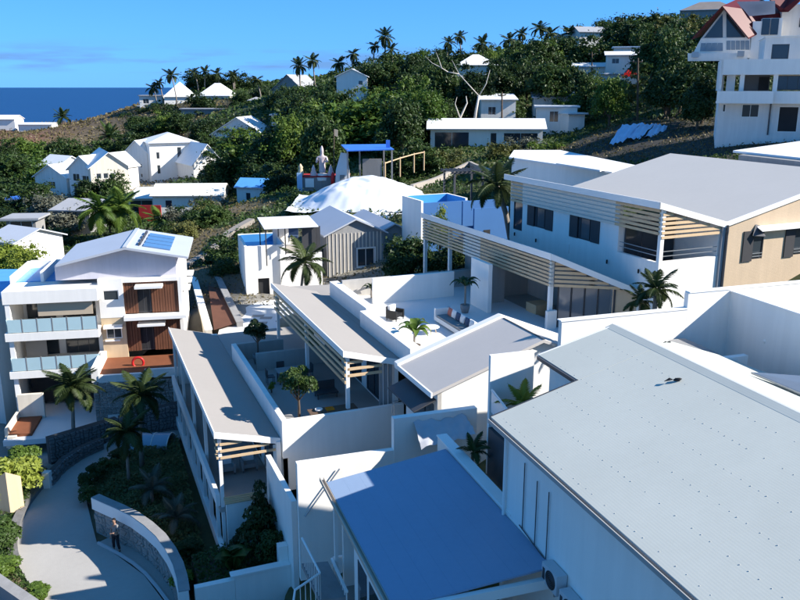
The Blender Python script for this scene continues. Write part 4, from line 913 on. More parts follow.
def solar_array():
    D=52.; ry=D-.6; A=Pd(121,251,ry); er=Pd(187,263.5,ry); k=(A.z-er.z)/(er.x-A.x); xr=A.x
    r=thing('roof_solar_panels','bank of four pale blue solar water panels on the right roof slope','solar panel',(-22,52,A.z),0); r.rotation_euler=(0,0,R(LR)); r.location+=LO
    zz=lambda x: A.z-k*(x-xr)+.10
    for i in range(4):
        y0=ry+1.2+i*1.35; y1=y0+1.1; a,b=xr+1.1,xr+2.9
        MB().slab([(a,y0,zz(a)),(b,y0,zz(b)),(b,y1,zz(b)),(a,y1,zz(a))],.08).build('panel',M('solar_pale_blue',(.09,.20,.38),.25,.1,1.5,spec=.6),r)
        MB().tube([(a-.25,y0,zz(a-.25)+.05),(a-.25,y1,zz(a-.25)+.05)],.10,8).build('water_tube',dmetal,r)
solar_array()
# awning over the entrance (curved glass) beside the drive
def dome():
    c=Pz(148,446,0); r=thing('curved_canopy','low pale blue curved glass canopy under the palms beside the stone wall','canopy',(c.x,c.y,0),0)
    mat=M('pale_blue_glazing',(.30,.42,.52),.12,.1,1,spec=.6); n=8; w=3.0; dp=1.7; P=lambda i,j: (c.x+w*(j/3-.5)+.1*(i-4)*.3,c.y-dp/2+dp*i/n,.12+.75*math.sin(math.pi*i/n)**.7)
    for j in range(3):
        m=MB(); vs=[]
        for i in range(n+1):
            x,y,z=P(i,j); vs+=[(x+.03,y,z),(x+w/3-.03,y,z)]
        m.add(vs,[(2*i,2*i+1,2*i+3,2*i+2) for i in range(n)]).build('glass_panel',mat,r,True)
    for j in range(4): MB().tube([P(i,j) for i in range(n+1)],.035,6).build('rib',paintw,r)
    BX(c.x-w/2-.2,c.x+w/2+.3,c.y-dp/2-.15,c.y+dp/2+.15,-.1,.12).build('kerb_frame',conc,r)
dome()
# ---------------------------------------------------------------- stone walls beside the drive
def retaining():
    a=Pz(51,462,0); b=Pz(118,444,0); c=Pz(200,424,0); up=Pz(190,420,0)
    r=thing('stone_retaining_wall','long dark basalt retaining wall along the far side of the driveway','wall',(a.x,a.y,0),0)
    s=MB(); bk=MB()
    P=[Pd(51,462,46.2),Pd(85,452,47.6),Pd(120,440,49.3),Pd(200,424,51)]
    for i in range(3):
        p,q=P[i],P[i+1]; d=(q-p); nn=Vector((d.y,-d.x,0)).normalized(); z0=-.3; zt=1.25 if i<1 else 1.3; ze=1.3 if i<2 else 2.0
        bk.slab([Vector((p.x,p.y,zt)),Vector((q.x,q.y,ze)),Vector((q.x,q.y,ze))-nn*.5,Vector((p.x,p.y,zt))-nn*.5],2.2)
        stones(s,(p.x,p.y),(q.x,q.y),z0,zt,.24,stone,(nn.x,nn.y),zt=ze,seed=20+i)
    bk.build('backing',mortar,r); s.build('stone_facing',stone,r,kind='stuff')
    p,q=P[0],Pd(30,470,47.5); 
    # low drive wall with pier
    r=thing('low_stone_wall','low rubble wall with pale end pier on the outer bend of the driveway','wall',(a.x,a.y,0),0)
    P2=[Pz(51,487,0),Pz(66,470,0),Pz(84,458,0),Pz(104,449,0)]
    s=MB(); bk=MB()
    for i in range(3):
        p,q=P2[i],P2[i+1]; d=q-p; nn=Vector((d.y,-d.x,0)).normalized()
        bk.slab([Vector((p.x,p.y,.75)),Vector((q.x,q.y,.75)),Vector((q.x,q.y,.75))-nn*.3,Vector((p.x,p.y,.75))-nn*.3],.9)
        stones(s,(p.x,p.y),(q.x,q.y),0,.75,.2,stone,(nn.x,nn.y),seed=40+i)
    bk.build('backing',mortar,r); s.build('stone_facing',stone,r,kind='stuff')
    p=P2[0]; BX(p.x-.35,p.x+.05,p.y-.2,p.y+.2,0,.95).build('pier',whiteold,r)
retaining()
def curved():
    top=[(93,497),(104,502),(118,508),(132,515),(146,525),(158,536),(168,550),(175,564),(179,578),(181,592)]
    ft=[(95,545),(104,543),(116,541),(128,541),(140,544),(151,550),(160,559),(167,570),(172,584),(174,600)]
    zc=1.9; T=[Pz(x,y,zc) for x,y in top]
    r=thing('curved_entrance_wall','curved stone wall with smooth white coping beside the driveway','wall',(T[3].x,T[3].y,0),0)
    nr=[]
    for i in range(len(T)):
        d=(T[min(i+1,len(T)-1)]-T[max(i-1,0)]); nr.append(Vector((d.y,-d.x,0)).normalized())
    nr=[-n if n.y>0 and abs(n.y)>abs(n.x) else n for n in nr]
    cp_=MB(); vs=[]
    for p,n in zip(T,nr): vs+= [p+n*.12+Vector((0,0,-.62)),p+n*.12,p-n*.3,p-n*.3+Vector((0,0,-.62))]
    fs=[]
    for i in range(len(T)-1):
        for k in range(4): fs.append((i*4+k,(i+1)*4+k,(i+1)*4+(k+1)%4,i*4+(k+1)%4))
    fs+=[(0,1,2,3),tuple(len(vs)-1-k for k in range(4))]
    cp_.add(vs,fs).build('coping',paintw,r)
    ct=MB(); v2=[]
    for p,n in zip(T,nr): v2+=[p+n*.10+Vector((0,0,.004)),p+n*.10+Vector((0,0,.03)),p-n*.36+Vector((0,0,.03)),p-n*.36+Vector((0,0,.004))]
    ct.add(v2,fs).build('coping_top',conc,r)
    bk=MB(); vs=[]
    for p,n in zip(T,nr): vs+=[Vector((p.x,p.y,-.2)),Vector((p.x,p.y,zc-.63)),Vector((p.x,p.y,zc-.63))-n*.35,Vector((p.x,p.y,-.2))-n*.35]
    bk.add(vs,fs).build('backing',mortarL,r)
    for i in range(len(T)-1):
        n=(nr[i]+nr[i+1]).normalized(); stones(r,(T[i].x,T[i].y),(T[i+1].x,T[i+1].y),0,zc-.66,.30,stoneL,(n.x,n.y),single=True,seed=60+i,depth=.07)
    p=T[0]; n=nr[0]; d=(T[0]-T[1]).normalized(); q=p-n*.36
    stones(r,(q.x+d.x*.01,q.y+d.y*.01),(p.x+d.x*.01,p.y+d.y*.01),0,zc-.66,.28,stoneL,(d.x,d.y),single=True,seed=80,depth=.06)
    # letter boxes / gate post at the end of the wall
    e=Pz(166,557,.6); g=thing('letter_box','small grey letter box fixed on the inside of the curved wall','letter box',tuple(Pz(168,563,.4)),0); o=ORG[g.name]
    BX(o[0]-.12,o[0]+.12,o[1]-.5,o[1]-.25,o[2]+.3,o[2]+.75).build('box',gmetal,g); BX(o[0]-.08,o[0]+.08,o[1]-.505,o[1]-.501,o[2]+.6,o[2]+.64).build('slot',black,g); BX(o[0]-.03,o[0]+.03,o[1]-.4,o[1]-.34,0,o[2]+.3).build('post',gmetal,g)
curved()
# tan block and walls at the left edge
def lefts():
    p=Pd(12,512,39.5); r=thing('tan_gate_pier','tall tan rendered gate pier with pointed top beside the left bush','pier',(p.x,p.y,p.z),0)
    MB().slab([(p.x-.5,p.y-.3,2.1),(p.x+.1,p.y-.35,2.55),(p.x+.55,p.y+.3,2.0),(p.x-.1,p.y+.4,1.7)],3).build('shaft',tanw,r)
    r=thing('verge_wall','grey rough wall rising out of the bottom left corner','wall',tuple(Pz(0,585,.8)),0); a=Pz(-8,568,.8); b=Pz(48,606,.8); d=(b-a).normalized(); n=Vector((d.y,-d.x,0))
    MB().slab([a,b,b+n*.5,a+n*.5],1.2).build('body',conc,r)
lefts()
# ---------------------------------------------------------------- person
def skin(name,pts,edges,mat,par,sub=2,root=0):
    me=bpy.data.meshes.new(name); me.from_pydata([p[:3] for p in pts],edges,[]); me.materials.append(mat); o=bpy.data.objects.new(name,me); COL.objects.link(o)
    o.modifiers.new('skin','SKIN'); m=o.modifiers.new('sub','SUBSURF'); m.levels=sub; m.render_levels=sub
    if not me.skin_vertices: me.attributes
    bpy.context.view_layer.objects.active=o; 
    for i,p in enumerate(pts):
        sv=me.skin_vertices[0].data[i]; sv.radius=(p[3],p[4] if len(p)>4 else p[3]); sv.use_root=(i==root)
    for q in me.polygons: q.use_smooth=True
    if par: o.parent=par
    return o
def person():
    b=Pz(117,551,0); r=thing('person','person in a pale shirt and dark trousers standing by the curved wall','person',(b.x,b.y,.004),0); r.rotation_euler=(0,0,R(-25))
    skinm=M('skin',(.33,.19,.13),.6,.05); shirt=M('pale_shirt',(.22,.215,.21),.9,.08,6); tro=M('dark_trousers',(.02,.02,.024),.9,.1,6); hair=M('dark_hair',(.015,.012,.01),.7); shoe=M('black_shoes',(.012,.012,.012),.5)
    pts=[(0,0,.95,.12,.10),(0,0,1.15,.115,.09),(0,0,1.36,.13,.09),(0,.0,1.5,.055),(0,-.02,1.58,.07),(0,-.03,1.67,.085,.10),(0,-.02,1.74,.07),
      (.17,0,1.41,.055),(.24,-.02,1.16,.043),(.15,-.22,1.12,.036),(.09,-.30,1.14,.03),(-.17,0,1.41,.055),(-.23,.0,1.15,.043),(-.2,-.1,.92,.036),(-.19,-.13,.82,.03),
      (.1,0,.88,.085),(.14,-.04,.5,.058),(.17,.02,.1,.042),(.18,-.12,.04,.035),(-.1,0,.88,.085),(-.16,-.02,.5,.058),(-.2,.03,.1,.042),(-.23,-.1,.04,.035)]
    ed=[(0,1),(1,2),(2,3),(3,4),(4,5),(5,6),(2,7),(7,8),(8,9),(9,10),(2,11),(11,12),(12,13),(13,14),(0,15),(15,16),(16,17),(17,18),(0,19),(19,20),(20,21),(21,22)]
    skin('body',pts,ed,skinm,r)
    s=[(0,0,.93,.145,.125),(0,0,1.15,.135,.11),(0,0,1.36,.15,.11),(0,0,1.46,.07),(.17,0,1.41,.072),(.22,-.01,1.22,.062),(-.17,0,1.41,.072),(-.215,0,1.22,.062)]
    skin('shirt',s,[(0,1),(1,2),(2,3),(2,4),(4,5),(2,6),(6,7)],shirt,r)
    t=[(0,0,.94,.135,.115),(.1,0,.86,.105),(.14,-.04,.5,.078),(.17,.02,.12,.064),(-.1,0,.86,.105),(-.16,-.02,.5,.078),(-.2,.03,.12,.064)]
    skin('trousers',t,[(0,1),(1,2),(2,3),(0,4),(4,5),(5,6)],tro,r)
    skin('hair',[(0,.02,1.64,.085),(0,.0,1.73,.092,.1),(0,-.01,1.78,.06)],[(0,1),(1,2)],hair,r)
    for x,y in ((.175,.0),(-.21,.0)): skin('shoe',[(x,y+.06,.045,.048,.04),(x+.0,y-.08,.04,.05,.036),(x+.01,y-.17,.035,.04,.03)],[(0,1),(1,2)],shoe,r)
    for hx,hy,hz,dx,dy,dz in ((.09,-.30,1.14,-.3,-.9,.1),(-.19,-.13,.82,.05,-.3,-.9)):
        d=Vector((dx,dy,dz)).normalized(); sd=d.cross(Vector((0,1,.3))).normalized()
        pp=[(hx,hy,hz,.032,.024)]; e_=[]
        for k,(o_,l_) in enumerate(((-.03,.075),(-.01,.085),(.01,.08),(.03,.06))):
            a=Vector((hx,hy,hz))+sd*o_+d*.05; b_=a+d*l_*.6; c_=b_+(d*.6+Vector((0,.5,0))).normalized()*l_*.5; i0=len(pp); pp+=[(*a,.011),(*b_,.009),(*c_,.008)]; e_+=[(0,i0),(i0,i0+1),(i0+1,i0+2)]
        a=Vector((hx,hy,hz))+sd*.035; b_=a+sd*.03+d*.035; i0=len(pp); pp+=[(*a,.012),(*b_,.009)]; e_+=[(0,i0),(i0,i0+1)]
        skin('hand',pp,e_,skinm,r,1)
person()
# ================================================================ generic houses
def house(name,label,px,py,d,w,dep,hw,hr,rot,wm,rm,kind='gx',wins=(),side=(),cat='house',ov=.4,group=None,z=None,below=3,wf=paintw,rt=.14,sm=None):
    """px,py: middle of the front wall's foot at distance d; local x along the front, y away"""
    p=Pd(px,py,d) if z is None else Pz(px,py,z)
    r=thing(name,label,cat,(0,0,0),0,group); r.location=p; r.rotation_euler=(0,0,R(rot)); ORG[r.name]=(0,0,0)
    x0,x1=-w/2,w/2; m=MB()
    wall(m,'y',0,.2,x0,x1,-below,hw,wins); wall(m,'x',x0,.2,.2,dep,-below,hw,side); wall(m,'x',x1,-.2,.2,dep,-below,hw,[]); m.box(x0+.2,x1-.2,dep-.2,dep,-below,hw)
    if kind=='gx':
        for X in (x0,x1-.2):
            q=[(X,0,hw),(X,dep,hw),(X,dep/2,hw+hr)]; m.add(q+[(a+.2,b,c) for a,b,c in q],[(0,1,2),(3,5,4),(0,3,4,1),(1,4,5,2),(2,5,3,0)])
    if kind=='gy':
        for Y in (0,dep-.2):
            q=[(x0,Y,hw),(x1,Y,hw),(0,Y,hw+hr)]; m.add(q+[(a,b+.2,c) for a,b,c in q],[(0,1,2),(3,5,4),(0,3,4,1),(1,4,5,2),(2,5,3,0)])
    m.build('wall',wm,r)
    e=hr*ov
    if kind=='gx':
        k=hr/(dep/2); MB().slab([(x0-ov,-ov,hw-k*ov+.03),(x1+ov,-ov,hw-k*ov+.03),(x1+ov,dep/2,hw+hr+.03),(x0-ov,dep/2,hw+hr+.03)],rt).build('roof',rm,r)
        MB().slab([(x0-ov,dep+ov,hw-k*ov+.03),(x1+ov,dep+ov,hw-k*ov+.03),(x1+ov,dep/2+.002,hw+hr+.03),(x0-ov,dep/2+.002,hw+hr+.03)],rt).build('roof',rm,r)
    elif kind=='gy':
        k=hr/(w/2)
        for sd in (-1,1): MB().slab([(sd*.001,-ov,hw+hr+.03),(sd*(w/2+ov),-ov,hw-k*ov+.03),(sd*(w/2+ov),dep+ov,hw-k*ov+.03),(sd*.001,dep+ov,hw+hr+.03)],rt).build('roof',rm,r)
    elif kind=='hip':
        a=[(x0-ov,-ov,hw),(x1+ov,-ov,hw),(x1+ov,dep+ov,hw),(x0-ov,dep+ov,hw)]; ins=min(dep,w)/2
        if w>=dep: t=[(x0+ins,dep/2,hw+hr),(x1-ins,dep/2,hw+hr)]; fs=[(0,1,5,4),(2,3,4,5),(1,2,5),(3,0,4),(3,2,1,0)]
        else: t=[(0,ins,hw+hr),(0,dep-ins,hw+hr)]; fs=[(0,1,4),(1,2,5,4),(2,3,5),(3,0,4,5),(3,2,1,0)]
        MB().add(a+t,fs).build('roof',rm,r)
    elif kind=='shed':
        MB().slab([(x0-ov,-ov,hw+.03),(x1+ov,-ov,hw+.03),(x1+ov,dep+ov,hw+hr+.03),(x0-ov,dep+ov,hw+hr+.03)],rt).build('roof',rm,r)
    else:
        BX(x0-ov,x1+ov,-ov,dep+ov,hw+.003,hw+.003+rt+.1).build('roof',rm,r)
    ge={'gx':hw-hr/(dep/2)*ov,'hip':hw,'shed':hw,'flat':hw+.05}.get(kind)
    if ge is not None: BX(x0-ov,x1+ov,-ov-.11,-ov-.004,ge-.12,ge+.02).build('gutter',gmetal,r)
    for q in wins: window(r,'y',0,1,*q,2 if q[1]-q[0]>1.1 else 1,wf,glass,'window' if q[2]>.2 else 'door',.07)
    for q in side: window(r,'x',x0,1,*q,1,wf,glass,'window',.07)
    return r
# ---- cottage with vertical boards and its pool house
def cottage():
    r=house('boarded_cottage','grey boarded cottage with metal gable roof and white framed window',356,282,71,5.2,8.0,4.5,1.2,20,gboard,tinroof,'gy',[(1.15-1.0,1.75,1.35,3.0)],[(1.2,2.2,1.6,3.0)],ov=.35)
    for i in range(15):
        x=-2.45+i*.34
        if -.1<x<1.85: BX(x,x+.07,-.05,-.003,-2,1.3).build('batten',woodw,r); BX(x,x+.07,-.05,-.003,3.1,4.45).build('batten',woodw,r)
        else: BX(x,x+.07,-.05,-.003,-2,4.45).build('batten',woodw,r)
    w=MB()
    for a in ((.05,.15,1.25,3.1),(1.75,1.85,1.25,3.1),(.15,1.75,1.25,1.35),(.15,1.75,3.0,3.1)): w.box(a[0],a[1],-.08,-.055,a[2],a[3])
    w.build('window_trim',paintw,r)
    r2=house('boarded_wing','second grey boarded wing set back right of the cottage',394,282,75,4.4,9,4.5,1.1,20,gboard,tinroof,'gy',[(-1.4,-.2,1.4,2.9)],ov=.35)
    for i in range(13): 
        x=-2.05+i*.33
        if not -1.5<x<-.15: BX(x,x+.07,-.05,-.003,-2,4.4).build('batten',woodw,r2)
    r3=house('tarp_side_house','narrow white lean-to behind the boarded wing',404,262,80,4,6,3,1.2,22,white,whiteroof,'shed')
cottage()
def poolhouse():
    r=thing('raised_pool','tall white raised pool tank with blue lining and dark doorway','pool',(0,0,0),0); p=Pd(247,302,66.5); r.location=p; r.rotation_euler=(0,0,R(16)); ORG[r.name]=(0,0,0)
    m=MB(); wall(m,'y',0,.25,0,3.4,-1,4.7,[(1.0,1.95,-.5,1.95)]); m.box(0,.2,.25,6,-1,4.75); m.box(3.2,3.4,.25,6,-1,4.7); m.box(.2,3.2,5.8,6,-1,4.75); m.build('wall',white,r)
    BX(.2,3.2,.25,5.8,3.9,4.0).build('pool_water',pool,r); BX(.2,.23,.26,5.79,4.0,4.7).build('lining',pool,r); BX(.24,3.19,5.77,5.79,4.0,4.7).build('lining',pool,r)
    BX(1.0,1.95,.24,.3,-.5,1.95).build('doorway',dark,r)
    r=thing('veranda_house','white veranda with black posts and white canopy left of the cottage','house',(0,0,0),0); p=Pd(281,300,67); r.location=p; r.rotation_euler=(0,0,R(16)); ORG[r.name]=(0,0,0)
    BX(.05,3.6,0,.2,-1,3.9).build('wall',white,r); BX(0.2,3.6,.2,5,3.6,3.8).build('floor',gtile,r)
    MB().slab([(-1.2,-.3,6.2),(3.3,-.3,6.2),(3.3,4.5,6.4),(-1.2,4.5,6.4)],.08).build('canopy',whiteroof,r)
    for x,y in ((-1.1,0),(.5,0),(3.2,0),(.5,4.3),(-1.1,4.3)): BX(x,x+.09,y,y+.09,3.0 if x<0 else 3.8,6.15).build('post',dmetal,r)
    BX(2.0,3.55,.3,.36,3.9,6.1).build('dark_screen',dmetal,r)
    BX(.06,1.9,4.3,4.36,3.9,6.0).build('back_panel',white,r)
    BX(.0,.2,.3,3,-1,3.85).build('wall',white,r)
    r=thing('garden_chair','dark blue garden chair on the white veranda','chair',(0,0,0),0); r.location=Pd(293,233,67); ORG[r.name]=(0,0,0)
    BX(-.4,.4,-.3,.3,-.35,-.2).build('seat',navy,r); BX(-.4,.4,.25,.35,-.2,.35).build('backrest',navy,r)
    for x in (-.38,.33):
        for y in (-.28,.28): BX(x,x+.05,y,y+.05,-.75,-.35).build('leg',dmetal,r)
poolhouse()
MB().slab([Pz(218,334,4.9),Pz(345,330,4.9),Pz(330,296,4.9),Pz(226,303,4.9)],.3).solo('courtyard_paving',tile,None,None,kind='structure')
for i,(px,py) in enumerate(((258,316),(266,318),(261,323))): 
    q=Pz(px,py,4.905); MB().box(q.x-.45,q.x+.45,q.y-.28,q.y+.28,4.902,4.93).solo('stepping_slab',gtile,['farthest','middle','nearest'][i]+' small grey stepping slab in the white courtyard paving','slab',(q.x,q.y,4.9),0,'stepping slabs in the courtyard')
def lanes():
    # two garden walls running down beside the apartment block, red-brown earth between
    for i,(a,b,h,l,m) in enumerate((((196,276),(212,330),2.6,'tan topped wall right of the apartment block beside the earth strip',cream),((216,268),(243,322),1.2,'low dark wall on the far side of the red earth strip',conc))):
        p=Pd(*a,72 if i==0 else 74); q=Pd(*b,56 if i==0 else 58); d=(q-p); n=Vector((d.y,-d.x,0)).normalized()*.45
        r=thing('lane_wall',l,'wall',tuple(q),0); MB().slab([p,q,q+n,p+n],h+1.5).build('body',m,r); MB().slab([p+Vector((0,0,.05))-n*.1,q+Vector((0,0,.05))-n*.1,q+n*1.1+Vector((0,0,.05)),p+n*1.1+Vector((0,0,.05))],.046).build('coping',paintw if i==0 else conc,r)
    MB().poly([Pd(205,262,78)+Vector((0,0,.1)),Pd(214,262,78)+Vector((0,0,.1)),Pd(240,322,58.5),Pd(214,330,56.5)]).solo('earth_strip',M('red_brown_earth',(.12,.05,.03),.95,.3,1,fine=.2),None,None,kind='structure')
    pts=[Pd(x,y,d) for x,y,d in ((252,223,88),(238,230,86),(226,236,84),(216,245,81),(205,253,79),(192,262,77),(180,272,75))]
    pts=[Vector((q.x,q.y,tz(q.x,q.y)+.3)) for a,b in zip(pts[:-1],pts[1:]) for q in (a,a.lerp(b,.33),a.lerp(b,.66))]
    mb=MB()
    for a,b in zip(pts[:-1],pts[1:]): mb.beam(a,b,.8,.5)
    mb.solo('path',M('pale_path',(.27,.24,.21),.9,.12,.5,fine=.08),None,None,kind='structure')
lanes()
# ================================================================ far houses
Wn=lambda *a:[tuple(q) for q in a]
house('cream_gable_house','sunlit cream gable house with three small top windows among the white houses',112,197,150,6.6,13,5.6,2.5,26,cream,whiteroof,'gy',Wn((-2.4,-1.5,3.4,4.4),(-1.2,-.3,3.4,4.4),(0,.9,3.4,4.4),(-2.5,2.0,.1,1.8)))
house('white_gable_house','white gable house with dark shaded balcony windows left of the cream one',84,197,153,6.2,12,5.2,2.4,-22,whiteold,whiteroof,'gy',Wn((-2.2,-.6,2.9,4.3),(0,1.9,2.9,4.0),(-2.2,-.2,.4,2.0),(.4,2.0,.4,2.0)))
house('white_row_house','white house with bluish shaded end, leftmost of the white cluster',52,193,157,7.5,11,3.2,2.2,-20,whiteold,whiteroof,'gy',Wn((-.5,1.0,.8,2.2)))
house('white_back_house','small white steep-roofed house peeping out above the leftmost white house',48,178,172,7,7,2.5,2.0,-35,white,whiteroof,'gx')
house('shaded_gable_house','white house with shaded pointed gable and small round windows',139,184,172,5.2,12,6.8,2.2,-20,whiteold,whiteroof,'gy',Wn((-1.8,-1.3,3.4,4.2),(.6,1.1,3.4,4.2),(-1.8,-1.3,1.4,2.2),(.6,1.1,1.4,2.2)))
house('white_villa','tall bright white villa with arched window and stepped wings',176,181,170,9.6,12,7.8,1.8,24,white,whiteroof,'hip',Wn((-3.6,-2.9,4.6,6.0),(-3.6,-2.9,1.6,3.4),(.6,1.5,4.4,6.9),(.4,1.6,.6,3.4)))
house('white_wing_house','white house with steep bright roof right of the tall white villa',209,180,163,6.0,12,3.4,3.6,32,whiteold,whiteroof,'gy',Wn((-.6,.6,.8,1.9)))
house('grey_gable_house','wide grey-white gable house with two small attic openings on the slope',238,147,195,12.5,12,3.0,3.8,-6,whiteold,whiteroof,'gy',Wn((-.5,.3,3.3-1.4,2.7),(3.2,3.9,1.2,2.2)))
house('cream_roof_house','low blue-white house with broad cream roof and one square window',188,214,127,10.5,8,3.0,1.3,3,white,creamroof,'gx',Wn((-3.4,-2.3,.9,2.2)))
house('white_carport','white sheet roofed carport left of the cream roofed house',142,212,131,4.0,7,2.2,.9,3,whiteold,whiteroof,'shed',Wn((-1.8,1.8,.05,1.9)))
house('blue_roof_hut','small white hut with light blue roof and one little window',252,209,120,4.6,4.2,3.3,1.0,-14,white,blueroof,'gx',Wn((-.9,-.1,1.3,2.4)),ov=.3)
p=Pd(150,216,122); BX(p.x-1.6,p.x+1.7,p.y,p.y+.2,p.z-1,p.z+1.6).solo('red_wall',redw,'short dark red wall below the cream roofed house','wall',(p.x,p.y,p.z),0)
house('grey_shed','small grey flat-roofed open shed among trees at the left edge',22,232,104,3.6,3.5,1.6,.2,5,conc,greyroof,'flat',Wn((-1.4,1.4,.0,1.4)),ov=.6)
house('timber_shed','brown-grey shed roof beside the pale grey bush',72,226,112,5.2,5,2.2,.9,-6,conc,greyroof,'shed',ov=.4)
house('tin_shed','pale tin roofed shed at the far left edge behind the apartment block',3,262,86,4.5,6,2.4,1.0,-30,whiteold,tinroof,'gx')
house('small_blue_shed','tiny blue roofed shelter in the trees at left',20,209,138,4.5,3,1.6,.3,0,conc,bluetarp,'flat')
house('pale_roof_shed','pale curved-roof shed under the white gable houses',108,212,134,8,4,1.8,.8,2,whiteold,tinroof,'gx')
house('edge_house','neighbouring building cut by the left edge with flat roof coloured blue for shadow',-34,402,56,5.5,9,7.6,.3,0,whiteold,blueroof,'flat',Wn((1.4,2.4,1.2,2.6)))  # roof's shadow is put into its blue colour
# headland
house('headland_villa','big white pyramid-roofed villa on the headland',180,106,285,10,10,3.0,5.0,10,white,whiteroof,'hip')
house('headland_house','white hip-roofed house beside the headland villa',214,105,285,11,9,3.0,4.2,-8,white,whiteroof,'hip')
house('headland_lodge','low white flat-topped lodge at the tip of the headland',151,106,290,7.5,7,3.4,.3,5,white,greyroof,'flat',Wn((-2.6,-.6,.8,2.4)))
house('headland_annexe','small white annexe left of the headland lodge',147,112,300,6,4,2.0,.2,0,white,whiteroof,'flat')
house('headland_shed','long grey shed with doors below the headland villas',204,121,262,14,5,3.6,.3,0,conc,greyroof,'flat',Wn((-5.6,-3.6,.1,2.4),(-2.4,-.4,.1,2.4),(1.2,3.4,.1,2.4)))
house('grey_tower_house','narrow grey tower house with small roof on the slope',256,121,250,4,4,6.0,1.0,0,conc,greyroof,'hip')
house('shaded_roof_house','grey house with broad shaded roof under the skyline palms',288,99,235,10,10,2.6,4.0,-25,conc,greyroof,'gy')
house('low_white_shed','low white flat roof between trees on the slope',283,122,200,5.5,5,1.6,.2,0,whiteold,whiteroof,'flat')
house('hill_white_house','white gable house with one dark window in the hillside trees',352,97,192,7,8,4.6,1.6,-4,white,whiteroof,'gy',Wn((1.5,2.5,2.6,3.6)))
house('hill_dome_house','white hip-roofed house high on the wooded hill',477,72,205,9.5,8,1.6,2.6,0,white,whiteroof,'hip')
house('ridge_house','white house on the ridge below the skyline palms',572,48,225,8,7,3.2,1.2,-10,whiteold,whiteroof,'hip',Wn((-2.5,-1,.8,2.2)))
house('ridge_grey_house','white house with grey roof right of the ridge house',592,46,222,7,7,3.6,1.4,8,whiteold,greyroof,'gx',Wn((-1.5,-.3,1,2.4)))
house('slope_roof_house','low white roof among trees below the ridge houses',592,76,180,8,6,2.0,.8,-12,whiteold,whiteroof,'gx')
house('long_white_house','long low white house with wide flat roof on the hillside',486,148,127,17.0,6,3.1,1.2,-3,white,whiteroof,'gx',Wn((-7.9,-2.6,-.5,2.4),(.6,1.6,.0,2.3),(2.6,7.8,.9,2.3)),ov=.6)
house('upper_white_house','pale blue-white house half hidden behind the dead tree',498,122,146,6.0,6,3.8,.9,0,whiteold,whiteroof,'shed',Wn((-1.8,-.4,1.2,2.6)))
house('blue_white_house','two-storey blue-white house with dark doorway on the hillside',556,132,139,6.6,6,4.0,.3,-8,white,whiteroof,'flat',Wn((-1.2,.3,1.6,3.4),(1.4,2.4,.1,2.2)))
house('blue_white_annexe','small white annexe right of the two-storey hillside house',576,133,137,3.0,4,3.0,.3,20,white,whiteroof,'flat')
house('blue_white_upper','pale tile-roofed upper house behind the two-storey hillside house',553,108,152,7.0,5,2.0,.8,-6,whiteold,tinroof,'gx')
house('slope_cabin','white cabin with sheet roof beside the utility pole',622,68,165,6.0,5,2.4,.9,-12,white,whiteroof,'shed',Wn((-2,-.6,.8,1.8)))
house('slope_cabin_upper','white flat roof just above the sheet-roofed cabin',628,57,172,5.5,5,1.8,.2,-12,whiteold,whiteroof,'flat')
house('white_cube_house','small white cube house below the cabin on the dark slope',611,89,155,3.4,3.5,2.6,.2,0,white,whiteroof,'flat',Wn((-.9,-.3,.9,1.8)))
house('hilltop_house','grey-roofed house at the top of the wooded hill',708,20,230,14,9,2.6,2.4,-20,conc,M('brown_grey_roof',(.22,.19,.17),.8,.2),'hip')
house('shore_house','white house at the left edge by the sea',4,128,330,9,8,3.5,1.4,0,white,whiteroof,'gx')
house('shore_shed','long low white roof by the shore behind dry scrub',35,128,325,13,6,1.4,.6,0,white,whiteroof,'gx')
# flat white roof at the right edge
def whiteslab():
    r=thing('white_roof_building','bright flat white roof sticking in from the right edge','building',tuple(Pz(780,155,17)),0)
    MB().slab([Pz(x,y,17.5) for x,y in ((733,150.5),(800,157.5),(870,166),(870,135),(800,141))],.15).build('roof',whiteroof,r)
    a=[Pz(x,y,17.5) for x,y in ((739,152.5),(800,159),(860,166),(860,141),(800,144.5))]; MB().slab([q-Vector((0,0,.16)) for q in a],3).build('wall',conc,r)
    for i in range(6): p=Pz(742+i*12,156+i*1.3,17.2); BX(p.x-.25,p.x+.25,p.y-.5,p.y-.2,15.6,16.6+.12*(i%3)).build('stacked_crate',[whiteold,conc,gmetal][i%3],r)
whiteslab()
# second white roof behind the louvred house
def roof2():
    r=thing('white_flat_building','white flat-roofed building just behind the far end of the louvred house','building',tuple(Pz(545,165,15)),0)
    for q,z in (([(509,157),(612,172),(640,166),(560,150),(514,150)],15.3),([(556,163),(600,170),(610,166),(566,160)],15.5)): MB().slab([Pz(x,y,z) for x,y in q],.15).build('roof',whiteroof,r)
    a=[Pz(x,y,15.3)-Vector((0,0,.16)) for x,y in ((512,157),(608,171),(634,166),(560,151),(516,151))]; MB().slab(a,5).build('wall',white,r)
roof2()
